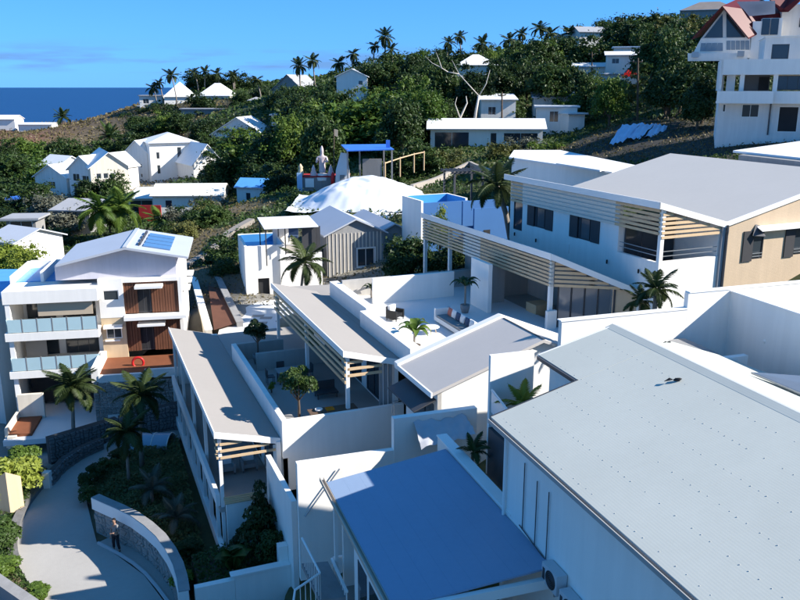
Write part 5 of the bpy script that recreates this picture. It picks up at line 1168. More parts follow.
# ---------------------------------------------------------------- red-roofed house and white modern building top right
def modern():
    D=84; r=thing('modern_white_building','white three-storey modern building with wide balconies at the upper right','building',(Pd(719,90,D).x,D,Pd(760,131,D).z),0); r.rotation_euler=(0,0,R(-19))
    X=lambda px: Pd(px,90,D).x
    Z=lambda py: Pd(760,py,D).z
    w=MB(); wall(w,'y',D,.3,X(720),X(860),Z(134)-2,Z(103),[(X(724),X(727),Z(112),Z(104)),(X(742),X(758),Z(117),Z(104)),(X(776),X(794),Z(131),Z(106))])
    wall(w,'y',D,.3,X(757),X(860),Z(60),Z(38),[(X(763.5),X(779),Z(59.5),Z(45)),(X(791),X(810),Z(58.5),Z(44))])
    w.box(X(757),X(757)+.3,D+.3,D+8,Z(60),Z(38)); w.box(X(720),X(720)+.3,D+.3,D+8,Z(134)-2,Z(60)); w.build('wall',whiteold,r)
    BX(X(719),X(860),D-1.5,D-1.25,Z(75),Z(60)).build('balcony_parapet',white,r); BX(X(719),X(860),D-1.25,D+8,Z(75),Z(73)).build('balcony_slab',white,r)
    BX(X(717),X(768),D-1.9,D-1.65,Z(103),Z(91)).build('balcony_parapet',white,r); BX(X(768),X(860),D-1.3,D-1.05,Z(103),Z(91)).build('balcony_parapet',white,r); BX(X(717),X(860),D-1.05,D+.28,Z(103)-.02,Z(101)).build('balcony_slab',white,r)
    BX(X(718),X(718)+.25,D-1.5,D+8,Z(91),Z(60)).build('wall',whiteold,r)
    for px in (737,767): BX(X(px),X(px)+.4,D-1.2,D-.9,Z(91),Z(75)).build('column',white,r)
    BX(X(725),X(733),D-.6,D-.5,Z(91),Z(75)).build('curtain',linen,r)
    BX(X(738),X(766),D+1.5,D+1.6,Z(91),Z(75)).build('recess',M('recess_grey',(.16,.16,.16),.9),r)
    BX(X(756),X(765),D+1.4,D+1.49,Z(90),Z(77)).build('dark_door',dark,r)
    window(r,'y',D+.3,-1,X(771),X(800),Z(90),Z(76),3,dmetal)
    for q in ((742,758,117,104),): window(r,'y',D,1,X(q[0]),X(q[1]),Z(q[2]),Z(q[3]),2,paintw)
    window(r,'y',D,1,X(776),X(794),Z(131),Z(106),1,paintw,dark,'door'); window(r,'y',D,1,X(724),X(727),Z(112),Z(104),1,paintw)
    window(r,'y',D,1,X(763.5),X(779),Z(59.5),Z(45),1,dmetal); window(r,'y',D,1,X(791),X(810),Z(58.5),Z(44),2,dmetal)
    BX(X(756),X(860),D-.1,D+8,Z(38)+.002,Z(37)).build('roof_slab',white,r)
    MB().tube([(X(768),D-.12,Z(103)),(X(768),D-.12,Z(134))],.07,6).build('downpipe',dmetal,r)
modern()
def redhouse():
    D=96; r=thing('red_roofed_house','white house with steep red gable roof and large glazed gable','house',tuple(Pd(715,60,D)),0); r.rotation_euler=(0,0,R(-14))
    P=lambda x,y,d=D: Pd(x,y,d)
    q=lambda l,d=D: [P(x,y,d) for x,y in l]
    MB().slab(q([(702,38),(748,38),(748,58),(692,58)]),Vector((0,.25,0))).build('wall',white,r)
    MB().slab(q([(725,8),(749,38),(702,38)],D+.1),Vector((0,.2,0))).build('wall',white,r)
    # glazing
    for l in ([(705,37.5),(722.5,14),(722.5,37.5)],[(726,13),(744,37.5),(726,37.5)],): MB().slab(q(l,D-.02),Vector((0,.05,0))).build('gable_glass',glass,r)
    for i in range(4): MB().slab(q([(702+i*5.3,43),(706.6+i*5.3,43),(706.6+i*5.3,51),(701+i*5.3,51)],D-.05),Vector((0,.05,0))).build('glass_panel',M('hazy_glass',(.25,.30,.34),.2,.2,1),r)
    for i in range(5): MB().slab(q([(726+i*4.4,41),(729.7+i*4.4,41),(729.7+i*4.4,50),(726+i*4.4,50)],D-.05),Vector((0,.05,0))).build('glass_panel',M('hazy_glass',(.25,.30,.34),.2,.2,1),r)
    MB().slab(q([(692,53),(748,53),(748,60),(692,60)],D-1.2),Vector((0,.2,0))).build('balcony_parapet',white,r)
    MB().slab([P(692,59.5,D-1.2),P(748,59.5,D-1.2),P(748,59.5,D),P(692,59.5,D)],.15).build('balcony_slab',white,r)
    for x,y in ((699,54.5),(742,54)): a=P(x,y,D-1.25); BX(a.x-.35,a.x+.35,a.y-.25,a.y,a.z-.3,a.z+.3).build('air_conditioner',gmetal,r)
    BX(P(747,60).x,P(758,60).x,D-.1,D+6,P(747,70).z-4,P(747,22).z).build('wall',white,r)
    # roofs (steep red planes)
    ov=D-1.3
    MB().slab([P(725.5,6,ov),P(749.5,38,ov),P(775,17,D+5),P(735,-6,D+6)],.15).build('roof',redroof,r)
    MB().slab([P(725,6,ov),P(696,38,ov),P(703,30,D+6),P(735,-6,D+6)],.15).build('roof',redroof,r)
    MB().slab([P(762,-2,D+1),P(774,12,D+1),P(781,12,D+1),P(800,-8,D+1),P(800,-16,D+6),P(765,-12,D+6)],.15).build('roof',redroof,r)
    MB().slab([P(735,2,D+.5),P(770,2,D+.5),P(770,14,D+.5),P(745,16,D+.5)],.1).build('dormer_roof',tinroof,r)
    BX(P(770,20,D+3).x,P(860,20,D+3).x,D+3,D+8,P(770,40,D+3).z,P(770,6,D+3).z).build('wall',whiteold,r)
    for x in (789,796): a=P(x,24,D+2.9); BX(a.x-.3,a.x+.3,a.y-.04,a.y+.05,a.z-.5,a.z+.5).build('window',glass,r)
    for x in (763,771): a=P(x,27,D-.2); BX(a.x-.4,a.x+.4,a.y,a.y+.06,a.z-.9,a.z+.8).build('window',glass,r)
    BX(P(760,20).x,P(778,20).x,D,D+4,P(760,40).z,P(760,19).z).build('wall',white,r)
redhouse()
# ---------------------------------------------------------------- blue pools and pergola behind the louvred pavilion
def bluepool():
    r=thing('blue_walled_pool','raised pool with white outer wall and front coloured blue for shade behind the pavilion','pool',(0,0,0),0); r.location=Pd(421,230,70); r.rotation_euler=(0,0,R(24)); ORG[r.name]=(0,0,0)
    m=MB(); m.box(0,.2,0,4,-2,2.5); m.box(4.4,4.6,.2,4,-2,2.5); m.box(.2,4.4,3.8,4,-2,2.5); m.build('wall',white,r); BX(.2,4.6,0,.2,-2,2.3).build('front_wall',M('shade_blue_tone',(.05,.15,.36),.8,.1),r)  # front wall's shade is put into its blue base colour
    BX(.2,4.4,.2,3.8,1.5,1.6).build('pool_water',pool,r); BX(4.37,4.398,.21,3.79,1.6,2.48).build('lining',pool,r); BX(.21,4.36,3.77,3.79,1.6,2.48).build('lining',pool,r)
    r=thing('shade_blue_wall','garden wall coloured blue for shade right of the raised pool','wall',(0,0,0),0); r.location=Pd(474,232,66); r.rotation_euler=(0,0,R(24)); ORG[r.name]=(0,0,0)
    BX(0,3.2,0,.2,-3,1.9).build('panel',M('shade_blue_tone',(.05,.15,.36),.8,.1),r); BX(-.2,3.0,1.6,1.8,-3,2.3).build('panel',M('shade_blue_tone',(.05,.15,.36),.8,.1),r)  # dark blue base colour carries the shade on these panels
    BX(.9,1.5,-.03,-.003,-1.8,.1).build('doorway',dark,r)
    r=thing('dark_pergola','dark timber pergola frame in front of the hillside','pergola',(0,0,0),0); r.location=Pd(454,205,80); r.rotation_euler=(0,0,R(20)); ORG[r.name]=(0,0,0)
    for x,y in ((0,0),(3.0,0),(0,2.6),(3.0,2.6)): BX(x,x+.16,y,y+.16,-1,3.0).build('post',dmetal,r)
    for y in (0,2.6): BX(-.3,3.5,y,y+.14,3.0,3.18).build('beam',dmetal,r)
    for i in range(8): BX(-.2+i*.46,-.1+i*.46,-.2,3.0,3.18,3.28).build('slat',dmetal,r)
bluepool()
def mound():
    c=Pd(362,203,88); zb=c.z-.6; n=90; vs=[]
    for i in range(n+1):
        for j in range(n+1):
            a=i/n*2-1; b=j/n*2-1; rr=(abs(a)**2.6+abs(b)**2.6)**(1/2.6); x=8.0*a; y=6.5*b
            prof=np.interp(a,[-1,-.7,-.45,-.2,.1,.45,.8,1],[.0,.42,.74,.97,1,.86,.74,.25])
            z=2.7*prof*max(0,1-max(0,rr)**5)*(1-.18*max(0,-b))+.09*math.sin(x*.9+y*.5)+.05*math.sin(y*1.9+x*1.3)+.12*abs(math.sin(x*.55+.35*math.sin(y*.8)))**6+.10*abs(math.sin(y*.5+.3*x))**8-.05*abs(math.cos(x*1.15+.9*math.sin(y*.6)))**10-.03*abs(math.cos(y*1.3+.7*math.sin(x*.9)))**8+.03*math.sin(x*4.1+2*math.sin(y*1.7))
            vs.append((c.x+x,c.y+4+y,zb+z))
    MB().add(vs,[(i*(n+1)+j,(i+1)*(n+1)+j,(i+1)*(n+1)+j+1,i*(n+1)+j+1) for i in range(n) for j in range(n)]).solo('white_membrane','' and None or M('white_membrane',(.80,.81,.83),.55,.05,.5,.05),'large rumpled white membrane bulging up behind the boarded cottage','membrane',(c.x,c.y+4,zb),0,smooth=True)
mound()
def tarps():
    for k,(q,l) in enumerate((([(609,150),(622,130),(640,130),(622,148)],'left crumpled blue-white plastic sheet on the burnt slope'),([(626,143),(640,129),(654,130),(640,145)],'middle crumpled blue-white plastic sheet on the burnt slope'),([(643,143),(655,130),(667,131),(663,142)],'right crumpled blue-white plastic sheet on the burnt slope'))):
        A=[Pd(x,y,97+(150-y)*.35) for x,y in q]; n=10; vs=[]
        for i in range(n+1):
            for j in range(n+1):
                p=(A[0].lerp(A[1],i/n)).lerp(A[3].lerp(A[2],i/n),j/n); vs.append(p+Vector((0,0,.7+.10*math.sin(j*1.7+k*2+i*.35)+.07*math.sin(i*1.3-j*.6+k)+random.uniform(-.04,.04))))
        MB().add(vs,[(i*(n+1)+j,(i+1)*(n+1)+j,(i+1)*(n+1)+j+1,i*(n+1)+j+1) for i in range(n) for j in range(n)]).solo('plastic_sheet',M('blue_white_plastic',(.50,.62,.80),.35,.25,.8,spec=.5),l,'plastic sheet',tuple(A[0]),0,'plastic sheets on the burnt slope',smooth=True)
tarps()
def poles():
    for i,(x,y0,y1,d,l) in enumerate(((638,58,117,118,'tall utility pole standing on the dark slope'),(592,52,84,180,'thin utility pole among trees below the ridge houses'),(406,92,117,140,'short brown pole left of the upper white house') )):
        if i==2: x=502
        a=Pd(x,y1,d); b=Pd(x,y0,d); r=thing('utility_pole',l,'pole',tuple(a),0); MB().tube([a-Vector((0,0,1)),b],[.17,.12],8).build('shaft',bark2,r); MB().beam(b-Vector((.7,0,.5)),b+Vector((.7,0,-.5)),.1,.12).build('crossarm',bark2,r)
        for s in (-.6,0,.6): MB().lathe((b.x+s,b.y,b.z-.44),[(.05,0),(.07,.1),(.03,.2)],8).build('insulator',conc,r)
poles()
def deadtree():
    r=thing('dead_tree','bare bleached dead tree with forked white trunks on the hillside','tree',tuple(Pd(465,140,136)),0)
    P=lambda l,d=123: [Pd(x,y,d+13) for x,y in l]
    MB().tube(P([(472,140),(476,111),(479,95)]),[.28,.22,.17],8).build('trunk',deadw,r,True)
    MB().tube(P([(452,142),(460,118),(467,103),(466,96)]),[.25,.19,.12,.05],8).build('trunk',deadw,r,True)
    MB().tube(P([(479,96),(468,84),(459,74),(452,60)]),[.09,.07,.05,.02],7).build('branch',deadw,r,True)
    MB().tube(P([(479,96),(486,84),(490,70)],124),[.12,.07,.03],6).build('branch',deadw,r,True)
    MB().tube(P([(448,72),(440,67),(432,63),(425,56)],122),[.09,.07,.05,.02],6).build('branch',deadw,r,True)
    MB().tube(P([(442,69),(439,60),(436,52)],122),[.1,.06,.02],6).build('branch',deadw,r,True)
    MB().tube(P([(460,118),(455,104),(457,97)],122),[.14,.08,.03],6).build('branch',deadw,r,True)
    MB().tube(P([(459,74),(448,72)],122.5),[.08,.09],6).build('branch',deadw,r,True)
deadtree()
def shrine():
    r=thing('shrine_platform','red-edged shrine platform with pale blue end pillar','platform',tuple(Pd(315,182,104)),0); a=Pd(298,176,104); b=Pd(348,176,104)
    BX(a.x,b.x,104,107,a.z-2.4,a.z-.15).build('base',conc,r); BX(a.x-.1,b.x+.1,103.9,107,a.z-.15,a.z).build('red_edge',redw,r); BX(a.x-.1,a.x+.55,103.6,103.88,a.z-3.2,a.z+.4).build('pillar',M('pale_blue_paint',(.35,.55,.75),.7,.1),r)
    BX(a.x+.9,a.x+2.0,103.8,103.88,a.z-1.4,a.z-.3).build('white_panel',white,r)
    MB().lathe((a.x+.3,104.4,a.z),[(.35,0),(.4,.4),(.25,.9),(.3,1.1),(.05,1.5)],10).build('urn',tanw,r,True)
    def fig(px,py,h,m,l,n):
        p=Pd(px,py,104.8); g=thing('statue',l,'statue',tuple(p),0); s=h/4
        MB().lathe(tuple(p),[(.85*s,0),(.9*s,.35*s),(.6*s,.4*s),(.55*s,.7*s)],12).build('pedestal',m,g)
        o=skin('figure',[(0,0,.7,.42,.36),(0,0,1.5,.36,.3),(0,0,2.35,.40,.28),(0,0,2.85,.16),(0,-.02,3.1,.22),(0,0,3.4,.2),(0,0,3.75,.06),(.5,-.05,2.5,.14),(.62,-.3,2.0,.11),(.3,-.5,2.1,.09),(-.5,-.05,2.5,.14),(-.6,-.2,1.9,.11),(-.4,-.45,2.3,.09)],[(0,1),(1,2),(2,3),(3,4),(4,5),(5,6),(2,7),(7,8),(8,9),(2,10),(10,11),(11,12)],M('statue_paint',(.66,.52,.50),.7,.35,2),g)
        o.scale=(s,s,s)
        if n:
            for sx in (-1,1): MB().lathe((p.x+sx*.95*s,p.y-.2,p.z),[(.3*s,0),(.4*s,.6*s),(.22*s,1.1*s),(.2*s,1.3*s),(.02,1.7*s)],10).build('attendant_figure',M('statue_paint',(.66,.52,.50),.7,.35,2),g,True)
    fig(322.5,180,4.6,white,'tall white and pink robed statue on the red-edged platform',1)
    p=Pd(343,187,103.5); t=thing('white_draped_shrine','white draped tent-like shrine right of the statue','shrine',tuple(p),0)
    MB().add([(p.x-.9,p.y-.9,p.z),(p.x+.9,p.y-.9,p.z),(p.x+.9,p.y+.9,p.z),(p.x-.9,p.y+.9,p.z),(p.x-.8,p.y-.8,p.z+2.2),(p.x+.8,p.y-.8,p.z+2.2),(p.x+.8,p.y+.8,p.z+2.2),(p.x-.8,p.y+.8,p.z+2.2),(p.x-.2,p.y,p.z+4.3),(p.x+.5,p.y,p.z+4.2)],[(0,1,5,4),(1,2,6,5),(2,3,7,6),(3,0,4,7),(4,5,9,8),(5,6,9),(6,7,8,9),(7,4,8)]).build('drape',linen,t)
    BX(p.x-.3,p.x+.3,p.y-.93,p.y-.87,p.z+.1,p.z+1.6).build('opening',conc,t)
    MB().lathe((p.x-1.25,p.y-.3,p.z),[(.22,0),(.25,1.0),(.2,1.6),(.04,1.9)],10).solo('red_marker_post',red,'short red painted post beside the white draped shrine','post',(p.x-1.25,p.y-.3,p.z),0,smooth=True)
    a=Pd(334,181,104); b=Pd(334,129,104); f=thing('flag_pole','thin pole with small flag standing beside the statue','pole',tuple(a),0); MB().tube([a,b],.06,6).build('shaft',bark2,f); MB().slab([b,b+Vector((.5,0,-.1)),b+Vector((.45,0,-1)),b+Vector((.02,0,-.8))],Vector((0,.03,0))).build('flag',tanw,f)
    r=thing('blue_canopy','bright blue sheet canopy on posts at the shrine','canopy',tuple(Pd(366,188,102)),0)
    A=[Pd(341,144.5,104),Pd(386,144,104),Pd(394,149,100),Pd(347,150.5,100)]; MB().slab(A,.12).build('roof_sheet',bluetarp,r); MB().slab([Pd(386,140,101),Pd(390,140,101),Pd(390,149,101),Pd(386,149,101)],Vector((0,.1,0))).build('upright_flap',bluetarp,r)
    for x,y,d in ((348,186,100.5),(392,184,100.5),(384,182,103.5),(360,186,103.5)): p=Pd(x,y,d); BX(p.x-.1,p.x+.1,p.y,p.y+.2,p.z-1,Pd(x,149,d).z).build('post',conc,r)
    p=Pd(372,184,102); BX(p.x-1.2,p.x+1.2,p.y+1,p.y+1.2,p.z-1,p.z+3.0).build('back_wall',conc,r)
    r=thing('hillside_fence','pale post and rail fence running right from the blue canopy','fence',tuple(Pd(400,178,104)),0)
    T_=[Pd(x,y,d) for x,y,d in ((385,162,103),(400,157,105),(414,153,107),(424,151,108))]
    for p in T_: MB().tube([p-Vector((0,0,2.5)),p],.09,6).build('post',wood,r)
    for a,b in zip(T_[:-1],T_[1:]): MB().tube([a-Vector((0,0,.15)),b-Vector((0,0,.15))],.08,6).build('rail',wood,r)
    # stair-like path wall on the hill right of the shrine
    pts=[Pd(x,y,d) for x,y,d in ((412,190,96),(432,178,101),(450,166,106),(470,157,110),(490,170,100),(502,180,94))]
    mb=MB()
    pts=[Vector((q.x,q.y,tz(q.x,q.y)+.35)) for a,b in zip(pts[:-1],pts[1:]) for q in (a,a.lerp(b,.33),a.lerp(b,.66))]
    for a,b in zip(pts[:-1],pts[1:]): mb.beam(a,b,.4,.8)
    mb.solo('hillside_kerb_wall',M('pale_stone_kerb',(.36,.32,.28),.9,.15),'pale kerb wall tracing an inverted V on the dry green hillside','wall',tuple(pts[0]),0)
shrine()
p=Pd(631,74,160)
def redcar():
    r=thing('red_pickup','red vehicle parked beside the white cabin on the slope','vehicle',(p.x,p.y,p.z-.8),0); z=p.z-.8
    MB().slab([(p.x-1.6,p.y-.8,z+1.0),(p.x+1.6,p.y-.8,z+.9),(p.x+1.6,p.y+.8,z+.9),(p.x-1.6,p.y+.8,z+1.0)],.65).build('body',red,r); MB().add([(p.x-1.1,p.y-.75,z+1),(p.x+.8,p.y-.75,z+.95),(p.x+.8,p.y+.75,z+.95),(p.x-1.1,p.y+.75,z+1),(p.x-.7,p.y-.6,z+1.6),(p.x+.3,p.y-.6,z+1.6),(p.x+.3,p.y+.6,z+1.6),(p.x-.7,p.y+.6,z+1.6)],[(0,1,5,4),(1,2,6,5),(2,3,7,6),(3,0,4,7),(4,5,6,7)]).build('cabin',red,r)
    for x in (-1.1,1.1):
        for y in (-.85,.7): MB().tube([(p.x+x,p.y+y,z+.32),(p.x+x,p.y+y+.15,z+.32)],.32,10).build('wheel',black,r)
redcar()
# ================================================================ vegetation
def P0(px,py,d): return Pd(px,py,d)
# near palms
def palm_px(bx,by,z,cx,cy,L,label,**k):
    b=Pz(bx,by,z); c=Pd(cx,cy,b.y); palm((b.x,b.y,z),c.z-z,L,label,lean=(c.x-b.x,0),**k)
palm_px(75,447,-.02,73,387,2.1,'palm with slim pale trunk in front of the apartment courtyard',nf=24,tr=.13)
palm_px(129,482,.3,127,432,1.8,'shorter dark palm on the planted bed left of the twin',nf=22,tr=.09)
palm_px(142,466,.2,141,396,2.0,'taller dark palm on the planted bed nearest the stone wall',nf=24,tr=.12)
palm_px(152,500,.3,152,490,1.5,'spiky pale sago-like clump in the middle of the planted bed',nf=13,mat=lf_grey,name='yucca_plant',el=(25,88))
palm_px(176,528,.3,176,519,1.5,'spiky pale clump nearest the curved white coping',nf=13,mat=lf_grey,name='yucca_plant',el=(25,88),seed=2)
b=Pd(300,292,62.5); palm((b.x,b.y,4.9),Pd(305,263,62.5).z-4.9,2.6,'palm with wide drooping fronds in front of the veranda house',15,lf_palm,lean=(Pd(305,263,62.5).x-b.x,0))
b=Pd(514,240,58); palm((b.x,b.y,8.5),Pd(497,186,58).z-8.5,2.7,'tall windswept palm leaning beside the far corner of the louvred house',17,lf_palm,lean=(Pd(497,186,58).x-b.x,0),tr=.22)
for i,(x,y,d,L,l) in enumerate(((100,207,104,4.2,'left of two big yellow-green palms behind the apartment roof'),(120,205,106,4.2,'right of two big yellow-green palms behind the apartment roof'),(160,222,100,2.6,'small palm behind the solar panels of the apartment roof'))):
    c=Pd(x,y,d); zb=tz(c.x,c.y); palm((c.x,c.y,zb),max(1,c.z-zb-.5),L,l,16,lf_bright,seed=i)
c=Pd(110,138,225); zb=tz(c.x,c.y); palm((c.x,c.y,zb),max(1,c.z-zb),5.0,'bushy palm clump on the dry slope above the white houses',18,lf_mid,el=(0,85))
c=Pd(62,118,300); zb=tz(c.x,c.y); palm((c.x,c.y,zb),max(1,c.z-zb),4.5,'bushy dark palm by the shore left of the brown headland',16,lf_dark,el=(0,85))
SKY=[(179,76,282,1),(165,83,285,1),(158,88,286,1),(206,72,300,1),(222,74,300,1),(238,73,300,1),(259,80,255,0),(299,66,232,0),(315,61,230,1),(345,63,215,1),(354,54,218,1),(379,37,212,0),(375,46,214,1),(393,50,212,1),(450,43,220,0),(464,37,222,0),(487,44,220,1),(510,40,222,1),(526,34,224,1),(541,29,226,0),(560,34,224,1),(571,33,226,1),(660,24,200,0),(643,38,195,1),(192,98,275,1),(194,72,300,1),(230,76,298,0)]
ords=['first','second','third','fourth','fifth','sixth','seventh','eighth','ninth','tenth','eleventh','twelfth','thirteenth','fourteenth','fifteenth','sixteenth','seventeenth','eighteenth','nineteenth','twentieth','twenty-first','twenty-second','twenty-third','twenty-fourth','twenty-fifth','twenty-sixth','twenty-seventh','twenty-eighth']
for i,(x,y,d,w) in enumerate(sorted(SKY)):
    c=Pd(x,y,d); zb=tz(c.x,c.y); h=max(1.5,min(c.z-zb,11)); rq=random.Random(i); ls=rq.uniform(.7,1.1)*(3.2 if y<60 else 3.5); 
    palm((c.x-rq.uniform(-1.5,1.5),c.y,c.z-h),h,ls,ords[i]+' skyline palm counted from the left edge of the photo',17,lf_palm,group='palms along the skyline',wind=(rq.uniform(2.2,3.1) if w else 0),tr=.2,lean=(rq.uniform(-1.4,.6),0),el=(rq.uniform(-40,-5),rq.uniform(50,80)),seed=i)
# named broadleaf trees
for a in [(245,130,145,13,lf_bright,'large bright green tree left of the dark gap beside the shrine'),(222,150,140,9,lf_mid,'rounded green tree behind the blue-roofed hut'),(268,142,150,9,lf_mid,'green tree just right of the large bright tree'),(366,88,140,15,lf_bright,'biggest bright green tree on the hill above the blue canopy'),(325,105,145,12,lf_mid,'green tree left of the biggest bright tree on the hill'),(300,122,150,11,lf_mid,'green tree above the shrine statue'),(402,112,130,11,lf_dark,'dark tree right of the biggest bright tree'),
  (40,148,190,11,lf_bright,'bright green tree left of the white gable houses'),(18,157,182,10,lf_bright,'bright green tree near the left edge below the red earth'),(64,150,200,10,lf_mid,'green tree directly behind the leftmost white house'),(6,178,150,9,lf_dark,'dark tree at the left edge above the blue shelter'),(85,148,205,10,lf_mid,'green tree behind the white gable house roofs'),
  (46,192,122,8.5,lf_grey,'grey-leaved tree in front of the white gable houses'),(66,205,112,6,lf_grey,'grey-green bush beside the timber shed'),(60,228,104,6.5,lf_dark,'dark tree just behind the apartment roof'),(32,214,112,6,lf_dark,'dark tree behind the small grey shed'),(8,236,84,6,lf_yel,'yellow-green tree at the left edge behind the apartment block'),(24,248,80,4.5,lf_yel,'yellow-green bush beside the apartment roof terrace'),(3,285,62,4,lf_dark,'dark bush at the left edge beside the apartment balconies'),(86,192,130,5,lf_bright,'small bright green tree under the cream gable house'),
  (207,196,114,7,lf_grey,'grey-green tree right of the cream roofed house'),(192,204,110,5.5,lf_grey,'grey-green shrub below the cream roofed house'),(220,195,120,7,lf_mid,'green tree between cream roof and blue-roofed hut'),(285,165,118,8,lf_dark,'dark tree right of the blue-roofed hut'),(270,160,126,8,lf_dark,'dark tree behind the blue-roofed hut'),(300,185,100,5,lf_dark,'dark bush below the shrine pillar'),(245,224,82,7,lf_mid,'green hedge-like tree above the raised pool'),(262,222,84,6,lf_mid,'green hedge-like bush left of the veranda canopy'),(222,238,76,5,lf_dark,'dark bush on the path above the earth strip'),(226,255,72,4,lf_dark,'dark bush beside the raised pool'),
  (411,228,62,4.2,lf_mid,'lush green tree right of the boarded cottage'),(401,252,61,2.6,lf_mid,'smaller lush green tree below the boarded wing'),(440,250,61,4,lf_mid,'green tree seen through the pavilion louvres'),(456,240,63,3.5,lf_dark,'dark green tree behind the pavilion louvres'),(440,208,68,2.2,lf_yel,'yellowish bush beside the blue-walled pool'),(470,195,88,6,OLM,'olive bush behind the dark pergola'),(430,190,92,5,OLM,'olive bush left of the dark pergola'),(445,150,112,6,OLM,'olive bush on the dry hillside below the long white house'),(500,140,114,6,OLM,'olive bush in front of the long white house'),(528,134,116,7,lf_grey,'grey-green scrub tree right of the long white house'),(545,142,110,6,lf_bright,'bright bush on the slope below the blue-white house'),(560,138,112,6,lf_mid,'green bush on the slope beside the burnt patch'),(570,92,150,8,lf_bright,'bright green tree above the blue-white annexe'),(425,140,112,7,lf_mid,'green tree left of the long white house'),(405,148,112,7,lf_dark,'dark tree right of the blue canopy'),(690,62,112,8,lf_mid,'large tree left of the modern white building'),(672,60,120,9,lf_mid,'second large tree left of the modern white building'),(706,70,104,6,lf_dark,'dark tree under the red-roofed house balcony'),(700,92,100,5,lf_dark,'dark bush left of the modern building balconies'),(655,30,150,9,lf_mid,'tall hillside tree right of the white cabin'),(678,20,150,9,lf_mid,'tall tree below the hilltop house'),(510,95,150,8,lf_mid,'green tree between the upper white house and its tiled neighbour'),(470,80,160,8,lf_mid,'green tree behind the dead tree')]:
    tree(*a,None)
for i,(x,y,d,w,m) in enumerate(((197,70,306,11,lf_dark),(210,72,306,12,lf_dark),(222,75,306,11,lf_dark),(234,73,306,12,lf_dark),(246,77,304,11,lf_dark),(262,84,275,11,lf_dark),(275,88,262,10,lf_mid))):
    tree(x,y,d,w,m,ords[i]+' tree from the left in the dark row behind the headland villas','row behind the headland villas')
for i,(x,y,d,w,m) in enumerate(((146,104,282,8,lf_dark),(160,103,278,9,lf_dark),(172,106,272,9,lf_dark),(188,110,258,8,lf_dark),(225,106,262,10,lf_dark),(240,104,255,11,lf_dark),(252,124,235,9,lf_dark),(270,106,225,10,lf_mid),(222,112,250,8,lf_dark),(150,122,250,9,lf_dark),(168,124,245,8,lf_dark),(185,128,232,9,lf_dark),(210,128,225,8,lf_dark))):
    tree(x,y,d,w,m,ords[i]+' dark tree on the bank below the headland villas','trees below the headland villas')
# the wood on the hill, built tree by tree
skl=np.array([(230,88),(265,88),(290,82),(330,78),(350,68),(380,50),(400,49),(430,44),(460,50),(490,44),(540,36),(600,17),(640,11),(680,12),(700,16),(730,6),(800,-12)])
PROT=[(428,114,545,148,127),(533,92,590,133,139),(335,68,370,95,192),(458,52,497,70,205),(470,92,520,122,146),(602,46,648,90,170),(560,26,602,50,225),(575,60,602,76,180),(690,0,800,135,100),(296,140,400,192,104),(606,105,670,155,112),(270,74,306,98,235),(680,0,735,18,230),(248,95,264,121,250),(425,55,492,132,123),(225,112,267,148,195),(195,108,225,122,262),(140,76,235,106,285),(570,26,602,46,222)]
def proj(p):
    z=p.z-H; zc=p.y*cp-z*sp; yc=p.y*sp+z*cp; return 400+F*p.x/zc,300-F*yc/zc
ZN=[(330,'leafy tree in the dense wood left of the hill white house'),(430,'leafy tree in the dense wood around the hill white house'),(520,'leafy tree in the dense wood around the hip-roofed hill house'),(600,'leafy tree in the dense wood below the ridge houses'),(900,'leafy tree in the dense wood around the slope cabin')]
rw=random.Random(11); cnt=0; WOOD={}
PROT+=[(28,155,64,192,157),(60,150,132,197,150),(126,133,202,182,170),(196,140,230,178,163),(128,176,232,214,127),(234,178,270,210,120),(10,216,36,234,104),(56,200,92,226,112),(0,225,14,262,86),(270,205,420,300,66),(230,238,285,304,66),(40,228,190,300,50),(180,225,262,300,70)]
ZN=[(60,'leafy tree in the dense scrub at far left'),(150,'leafy tree in the dense scrub below white houses'),(272,'leafy tree in the dense scrub around the hut')]+ZN
for d,x0,x1,step,w in ((92,0,60,24,5),(100,0,300,26,5.5),(108,5,130,24,5.5),(116,140,330,26,6),(126,0,120,24,6),(136,210,300,24,7),(152,210,300,22,8),(168,0,60,22,7.5),(180,215,300,22,8),(196,0,130,24,8),(205,140,300,22,8),(222,130,300,20,8),(240,230,300,18,8.5),(118,560,700,26,6.5),(128,400,720,26,7),(142,270,720,25,8),(158,270,720,24,8.5),(175,275,720,23,9),(195,275,720,22,9.5),(215,280,725,21,9.5),(238,300,730,20,9.5),(262,205,300,18,9),(300,195,275,12,10)):
    x=x0
    while x<x1:
        px=x+rw.uniform(-6,6); x+=step*rw.uniform(.75,1.25); dd=d*rw.uniform(.96,1.05)
        q=Pd(px,100,dd); zb=tz(q.x,q.y); h=rw.uniform(6.5,11.5) if px>270 else rw.uniform(4.5,8); ww=w*rw.uniform(.8,1.3)
        top=proj(Vector((q.x,q.y,zb+h))); sy=float(np.interp(px,skl[:,0],skl[:,1]))+rw.uniform(0,7)
        if top[1]<sy:
            zt=Pd(px,sy,dd).z; h=zt-zb
            if h<2.2: continue
            top=(px,sy)
        bot=proj(Vector((q.x,q.y,zb))); hw=ww/2*F/dd*.85
        if any(dd<pr[4]+3 and px+hw>pr[0] and px-hw<pr[2] and top[1]<pr[1]+(.3 if pr[4]>=180 else .45 if pr[4]>140 else .9)*(pr[3]-pr[1]) and bot[1]>pr[1] for pr in PROT): continue
        lab=next(l for m,l in ZN if px<m) if dd<250 else 'dark leafy tree on the headland behind the white villas'
        WOOD.setdefault((lab,d),[]).append((px,top[1],dd,ww,rw.choice([lf_dark,lf_dark,lf_dark,lf_dark,lf_mid,lf_mid,OLM if px>500 else lf_mid,lf_bright]))); cnt+=1
